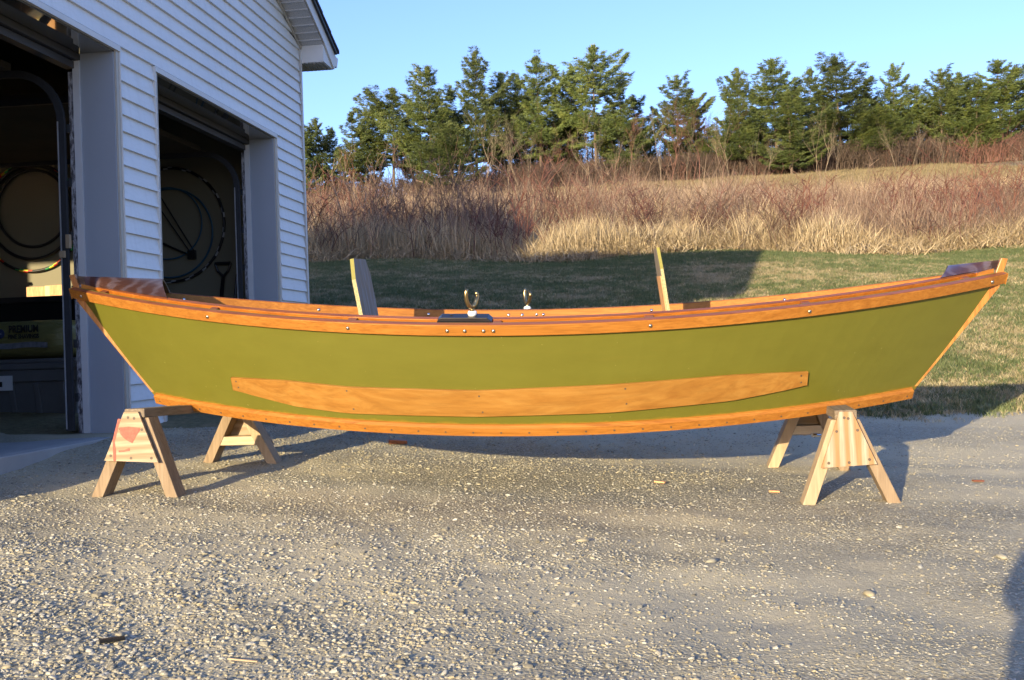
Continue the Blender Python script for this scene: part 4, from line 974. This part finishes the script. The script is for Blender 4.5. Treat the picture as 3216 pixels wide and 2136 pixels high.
def pine(seed, h, wd, bare=.18, dense=1.0):
    r = random.Random(seed); tr = MB(); P, O_, S_ = [], [], []
    lean = Vector((r.uniform(-.03, .03), r.uniform(-.03, .03), 0)); pts = [Vector((0, 0, -.4))+lean*(h*t)+Vector((0, 0, h*t)) for t in np.linspace(0, 1, 9)]
    tr.tube(pts, [max(.02, .15*(1-t)**.8*h/9) for t in np.linspace(0, 1, 9)], 6)
    z = h*bare; side_a = r.uniform(0, 6.28)
    while z < h*.975:
        t = (z/h-bare)/(1-bare); prof = (min(1, (t+.25)*2.2))**.8*(1-t)**.72*1.28
        lv = wd/2*prof*r.uniform(.55, 1.28)+.22; nb = r.choice((5, 6, 6)) if t < .9 else 5; a0 = r.uniform(0, 6.28)
        for j in range(nb):
            if t < .8 and r.random() < .10: continue
            a = a0+6.28*j/nb+r.uniform(-.35, .35); L = lv*r.uniform(.45, 1.3)*(1+.25*math.cos(a-side_a+z*.35)); up = r.uniform(.02, .30)+.40*t**2.2; base = lean*z+Vector((0, 0, z+r.uniform(-.12, .12)))
            d = Vector((math.cos(a), math.sin(a), 0)); bp = [base+d*L*s_+Vector((0, 0, L*(up*s_+.22*s_*s_-.13*math.sin(s_*3)))) for s_ in (0, .35, .7, 1)]
            tr.tube(bp, [.03*h/9, .02*h/9, .013, .007], 3, False)
            nt = max(7, int(L*L*16*dense)+int(L*10))
            for i in range(nt):
                s_ = r.uniform(.06, 1.0)**.7; kk = min(2, int(s_*3)); f_ = min(1, s_*3-kk); p = bp[kk].lerp(bp[kk+1], f_)
                sw = (1.08-.75*s_)*(.35+s_)*.62*L*r.uniform(-1, 1); side = Vector((-d.y, d.x, 0))*sw
                P.append(p+side+Vector((0, 0, r.gauss(.02, .045)-.07*abs(sw)))); O_.append((d+side.normalized()*.6 if side.length > .01 else d).normalized()); S_.append(.165*r.uniform(.7, 1.3))
        z += h*r.uniform(.046, .080)
    for _ in range(40):
        zz = r.uniform(-1.0, .1); P.append(lean*h+Vector((r.gauss(0, .12)*(.3-zz), r.gauss(0, .12)*(.3-zz), h+zz))); O_.append(Vector((r.uniform(-.6, .6), r.uniform(-.6, .6), 1.2))); S_.append(.24)
    return tr, blades_mesh([tuple(p) for p in P], [tuple(o) for o in O_], S_, 20, .085, seed)
def bare_tree(seed, h, wd, rad=.10, depth=5, upright=.5):
    r = random.Random(seed); mb = MB()
    def br(p, d, L, rd, lv):
        n = 4; pts = [p]; q = p.copy(); dd = d.copy()
        for i in range(n): dd = (dd+Vector((r.gauss(0, .16), r.gauss(0, .16), r.gauss(.05, .10)))).normalized(); q = q+dd*L/n; pts.append(q.copy())
        mb.tube(pts, [rd*(1-.15*i) for i in range(n+1)], 5 if lv == 0 else 3, False)
        if lv >= depth: return
        for _ in range(r.choice((2, 3, 3)) if lv else r.choice((3, 4, 5))):
            i = r.randrange(2, n+1) if lv else r.choice((2, 3, 4, 4)); a = r.uniform(0, 6.28); sp = r.uniform(.45, .95)*(1.25-upright)
            nd = (dd+Vector((math.cos(a)*sp, math.sin(a)*sp, r.uniform(-.05, .35)))).normalized(); br(pts[i], nd, L*r.uniform(.55, .85), max(.005, rd*.46), lv+1)
    br(Vector((0, 0, -.3)), Vector((r.uniform(-.08, .08), 0, 1)), h*.38, rad, 0); return mb
def at_col(xv, y):           # x on the ground under a picture column
    k = ray(xv, 600); return k.x*y/k.y
PINES = [ # column, top row, distance, width in px
 (700, 290, 78, 90), (735, 280, 80, 80), (775, 300, 82, 70), (822, 262, 79, 110), (868, 246, 82, 90), (913, 210, 80, 130), (960, 236, 84, 90), (1003, 162, 78, 150), (1045, 205, 83, 110), (1106, 128, 80, 150),
 (1052, 285, 73, 120), (1165, 175, 84, 130), (1205, 182, 85, 110), (1256, 136, 80, 140), (1327, 157, 83, 100), (1382, 116, 79, 150), (1440, 198, 80, 120), (1470, 232, 84, 110), (1570, 183, 84, 110), (1612, 236, 86, 90),
 (1715, 164, 79, 120), (1800, 143, 80, 160), (1833, 215, 76, 130), (1877, 162, 86, 100), (1950, 136, 80, 180), (2010, 215, 84, 110), (2077, 154, 82, 110), (2130, 205, 84, 120), (2180, 168, 80, 120), (2222, 174, 83, 120), (2262, 196, 79, 120),
 (2319, 146, 80, 150), (2361, 158, 82, 140), (1640, 300, 84, 100), (1290, 240, 86, 120), (2045, 260, 79, 110), (1750, 250, 86, 120), (1905, 230, 87, 120)]
desc = ['tall', 'slender', 'broad', 'ragged', 'layered', 'dark', 'bushy', 'leaning']
protos = {}
for i, (xv, top_, y, wpx) in enumerate(PINES):
    x_ = at_col(xv, y); g = H(x_, y); zt = at_y(xv, top_, y).z; h = zt-g+.2; wd = wpx*.000426*y*random.uniform(.92, 1.15)
    key = i % 10
    if key not in protos:
        tr, cr = pine(100+key, 9.0, 5.6, bare=(.20, .36, .14, .28, .16, .34, .12, .24, .34, .18)[key]); T_ = empty('pine_tree'); t0 = tr.build('trunk', M['bark'], T_); c0 = bpy.data.objects.new('crown', cr); cr.materials.append(M['needles']); sc.collection.objects.link(c0); c0.parent = T_; protos[key] = T_; o = T_
    else:
        o = dup_tree(protos[key])
    o.location = (x_, y, g-.1); o.scale = (wd/5.6, wd/5.6, h/9.0); o.rotation_euler = (0, 0, random.uniform(0, 6.28))
    o['_x'] = xv; o['top'] = top_
order = sorted([o for o in sc.objects if o.name.startswith('pine_tree') and o.parent is None], key=lambda o: o['_x'])
ORD = ['first', 'second', 'third', 'fourth', 'fifth', 'sixth', 'seventh', 'eighth', 'ninth', 'tenth', 'eleventh', 'twelfth']; cnt_ = {}
for i, o in enumerate(order):
    xv, tp = o['_x'], o['top']; del o['_x']; del o['top']
    where = 'beside the garage corner' if xv < 830 else 'above the left seat back' if xv < 970 else 'left of the tall centre pines' if xv < 1090 else 'behind the oarlocks' if xv < 1290 else 'among the tall centre pines' if xv < 1500 else 'above the right seat back' if xv < 1660 else 'right of the bare trees' if xv < 1860 else 'above the right sawhorse' if xv < 2060 else 'right of the broad rounded pine' if xv < 2240 else 'at the right picture edge'
    size = 'tallest' if tp < 140 else 'tall' if tp < 175 else 'middle sized' if tp < 225 else 'short'
    cnt_[where] = cnt_.get(where, 0)+1
    tag(o, f'{size} evergreen pine {where}, {ORD[cnt_[where]-1]} from the left there', 'pine tree', 'pines along the ridge')
BARE = [(1120, 250, 70, 4, .06, .7, 0), (1205, 262, 72, 4, .05, .8, 0), (1310, 280, 71, 4, .06, .7, 1), (1395, 232, 74, 4, .06, .8, 0), (1480, 250, 73, 4, .06, .7, 1), (1530, 236, 75, 4, .05, .8, 0), (1605, 208, 76, 4, .06, .8, 1), (1690, 262, 73, 4, .05, .8, 0), (1780, 290, 71, 4, .05, .8, 0), (1890, 245, 74, 4, .05, .8, 0), (1935, 300, 71, 4, .06, .7, 0), (2110, 262, 74, 4, .06, .8, 0), (2240, 300, 72, 4, .05, .8, 0), (1178, 228, 66, 5, .09, .5, 0), (1365, 255, 67, 4, .09, .4, 0), (1222, 300, 64, 3, .06, .5, 0), (1420, 300, 68, 4, .07, .5, 0), (1455, 280, 70, 4, .06, .7, 0), (1552, 215, 74, 4, .07, .7, 1), (1590, 250, 72, 4, .06, .6, 0), (1622, 225, 73, 4, .09, .6, 1), (1672, 240, 72, 4, .07, .6, 1),
        (1500, 222, 86, 4, .06, .7, 1), (1648, 196, 88, 4, .06, .7, 1), (1748, 300, 70, 3, .06, .6, 0), (1909, 262, 68, 4, .09, .6, 0), (2073, 258, 69, 4, .09, .4, 0), (2178, 280, 70, 4, .07, .6, 0), (1265, 286, 70, 3, .05, .7, 1), (815, 326, 68, 3, .05, .9, 1), (855, 400, 66, 3, .04, .7, 0), (2140, 300, 72, 4, .06, .5, 1), (2290, 350, 70, 4, .05, .6, 1)]
bp = {}; bare_l = []
for i, (xv, top_, y, sp, rd, up, red) in enumerate(BARE):
    x_ = at_col(xv, y); g = H(x_, y); h = at_y(xv, top_, y).z-g+.1; key = (i % 5, red)
    if key not in bp:
        T_ = empty('bare_tree'); m_ = bare_tree(300+i, 8.5, 4, rd*.8, 5 if red else 4, min(.85, up+.15)); m_.build('branches', M['twig_red'] if red else M['bark_light'], T_); zmax = max(v[2] for v in m_.v); bp[key] = (T_, zmax); o = T_
    else: o = dup_tree(bp[key][0])
    zmax = bp[key][1]; o.location = (x_, y, g); s_ = h/zmax; o.scale = (s_*.95, s_*.95, s_); o.rotation_euler = (0, 0, random.uniform(0, 6.28))
    bare_l.append((xv, o, red))
bare_l.sort(key=lambda q: q[0]); cnt_ = {}
for xv, o, red in bare_l:
    where = 'near the garage corner' if xv < 900 else 'above the far oarlock' if xv < 1300 else 'below the tallest pine' if xv < 1480 else 'above the right seat back' if xv < 1700 else 'left of the right sawhorse' if xv < 1860 else 'above the right sawhorse' if xv < 2100 else 'towards the right edge'
    cnt_[where] = cnt_.get(where, 0)+1
    tag(o, f'leafless {"reddish" if red else "pale grey"} tree {where}, {ORD[cnt_[where]-1]} from the left there', 'bare tree', 'leafless trees in front of the pines')
# undergrowth at the foot of the trees
M['twig_dark'] = plain('dark_twigs', (.085, .06, .045), .9, .4, 3)
und = [proto('undergrowth_clump', bramble(i+400, 30, 2.0, 1.0, .02, .05), M['twig_red' if i < 1 else 'twig_dark']) for i in range(4)]
n = 2600; Y = rng.uniform(78, 87, n); X = rng.uniform(-30, 36, n); kk = rng.random(n) < np.where(X/Y > -.12, 1, .25); X, Y = X[kk], Y[kk]; n = len(X); tag(scatter('undergrowth', np.stack([X, Y, hgt(X, Y)], 1), rng.uniform(0, 6.28, n), rng.uniform(.5, 1.1, n), und), kind='stuff')
fw = [protos[k].children[1].copy() for k in (0, 2, 4, 6)] if all(len(protos[k].children) > 1 for k in (0, 2, 4, 6)) else []
for q in fw: q.parent = None; q.matrix_world = Matrix.Identity(4)
n = 330; Y = rng.uniform(86, 97, n); X = Y*rng.uniform(-.10, .42, n); S = rng.uniform(.5, .8, n)
tag(scatter('far_wood', np.stack([X, Y, hgt(X, np.minimum(Y, 84))-.5], 1), rng.uniform(0, 6.28, n), np.stack([S*1.3, S*1.3, S], 1), fw), kind='stuff')
# individual bramble shrubs standing out of the bank
SHR = [(1090, 21.2, 1.95, 'dark leafless thicket in the middle of the bank left of the notch of sunlight', 1), (1850, 21.0, 1.5, 'red bramble right of the grass shadow corner', 0), (2080, 20.8, 1.6, 'red bramble leaning right above the right sawhorse', 0), (2220, 21.0, 1.9, 'tall red bramble near the right edge of the bank', 0), (2320, 21.3, 2.1, 'tallest red bramble at the right edge', 0), (1480, 21.0, 1.6, 'red bramble behind the right seat back', 0), (780, 20.9, 1.4, 'thin dark bramble near the garage corner', 1), (880, 20.9, 1.5, 'arching dark bramble behind the left seat back', 1), (1330, 21.3, 1.8, 'red bramble cluster right of the oarlocks', 0), (1650, 20.8, 1.2, 'dark low bramble in the shade of the bank', 1)]
for i, (xv, y, h, lab, dk) in enumerate(SHR):
    x_ = at_col(xv, y); o = bramble(700+i, 60 if i == 0 else 22, h, .75 if i == 0 else .3, .0075, .10).build('bramble_shrub', M['cane_brown'] if dk else M['cane']); o.location = (x_, y, H(x_, y)); tag(o, lab, 'shrub', 'brambles standing out of the bank')

# ------------------------------------------------------------------ things outside the frame that cast the shadows seen in it
NH = empty('neighbouring_house', (-13.42, -3.5, -.95)); tag(NH, 'tall gabled white house behind the camera to the left', 'house'); NH.rotation_euler = (0, 0, R(-21))
MB().box((-2.6, -4, 0), (2.2, 4, 7.2)).prism([(-2.6, -4, 7.201), (2.2, -4, 7.201), (0, -4, 9.4)], (0, 8, 0)).build('wall', M['trim'], NH)
MB().hexa([(-2.9, -4.3, 7.0), (0, -4.3, 9.48), (0, 4.3, 9.48), (-2.9, 4.3, 7.0), (-2.9, -4.3, 7.1), (0, -4.3, 9.6), (0, 4.3, 9.6), (-2.9, 4.3, 7.1)]).hexa([(2.4, -4.3, 7.1), (0.001, -4.3, 9.48), (0.001, 4.3, 9.48), (2.4, 4.3, 7.1), (2.4, -4.3, 7.2), (0.001, -4.3, 9.6), (0.001, 4.3, 9.6), (2.4, 4.3, 7.2)]).build('roof', M['shingle'], NH)
# photographer standing behind the camera
M['cloth'] = plain('dark_jacket', (.05, .06, .09), .9); M['skin'] = plain('skin', (.55, .33, .24), .5)
def person(loc, rot):
    vs = [(0, -.05, .30, .26), (0, -.02, .52, .24), (0, 0, .72, .22), (0, .03, .90, .09), (0, .05, 1.02, .11), (0, .05, 1.12, .08)]; es = [(0, 1), (1, 2), (2, 3), (3, 4), (4, 5)]
    for s_ in (-1, 1):
        b = len(vs); vs += [(s_*.16, .20, .34, .11), (s_*.17, .18, .10, .09), (s_*.17, .30, .04, .05)]; es += [(0, b), (b, b+1), (b+1, b+2)]
        b = len(vs); vs += [(s_*.19, .05, .76, .07), (s_*.20, .18, .60, .055), (s_*.10, .28, .78, .04)]; es += [(2, b), (b, b+1), (b+1, b+2)]
    me = bpy.data.meshes.new('person'); me.from_pydata([v[:3] for v in vs], es, []); o = bpy.data.objects.new('person', me); sc.collection.objects.link(o)
    md = o.modifiers.new('skin', 'SKIN'); sl = me.skin_vertices[0] if me.skin_vertices else None
    if sl is None:
        bpy.context.view_layer.objects.active = o; bpy.ops.mesh.customdata_skin_add(); sl = me.skin_vertices[0]
    for i, v in enumerate(vs): sl.data[i].radius = (v[3], v[3])
    sl.data[0].use_root = True; o.modifiers.new('sub', 'SUBSURF').levels = 1; me.materials.append(M['cloth']); o.location = loc; o.rotation_euler = rot; o.scale = (1.12, 1, 1.32)
    tag(o, 'photographer in dark clothes kneeling behind the camera', 'person'); return o
person((-.02, -.46, H(-.1, -.46)), (0, 0, 0))
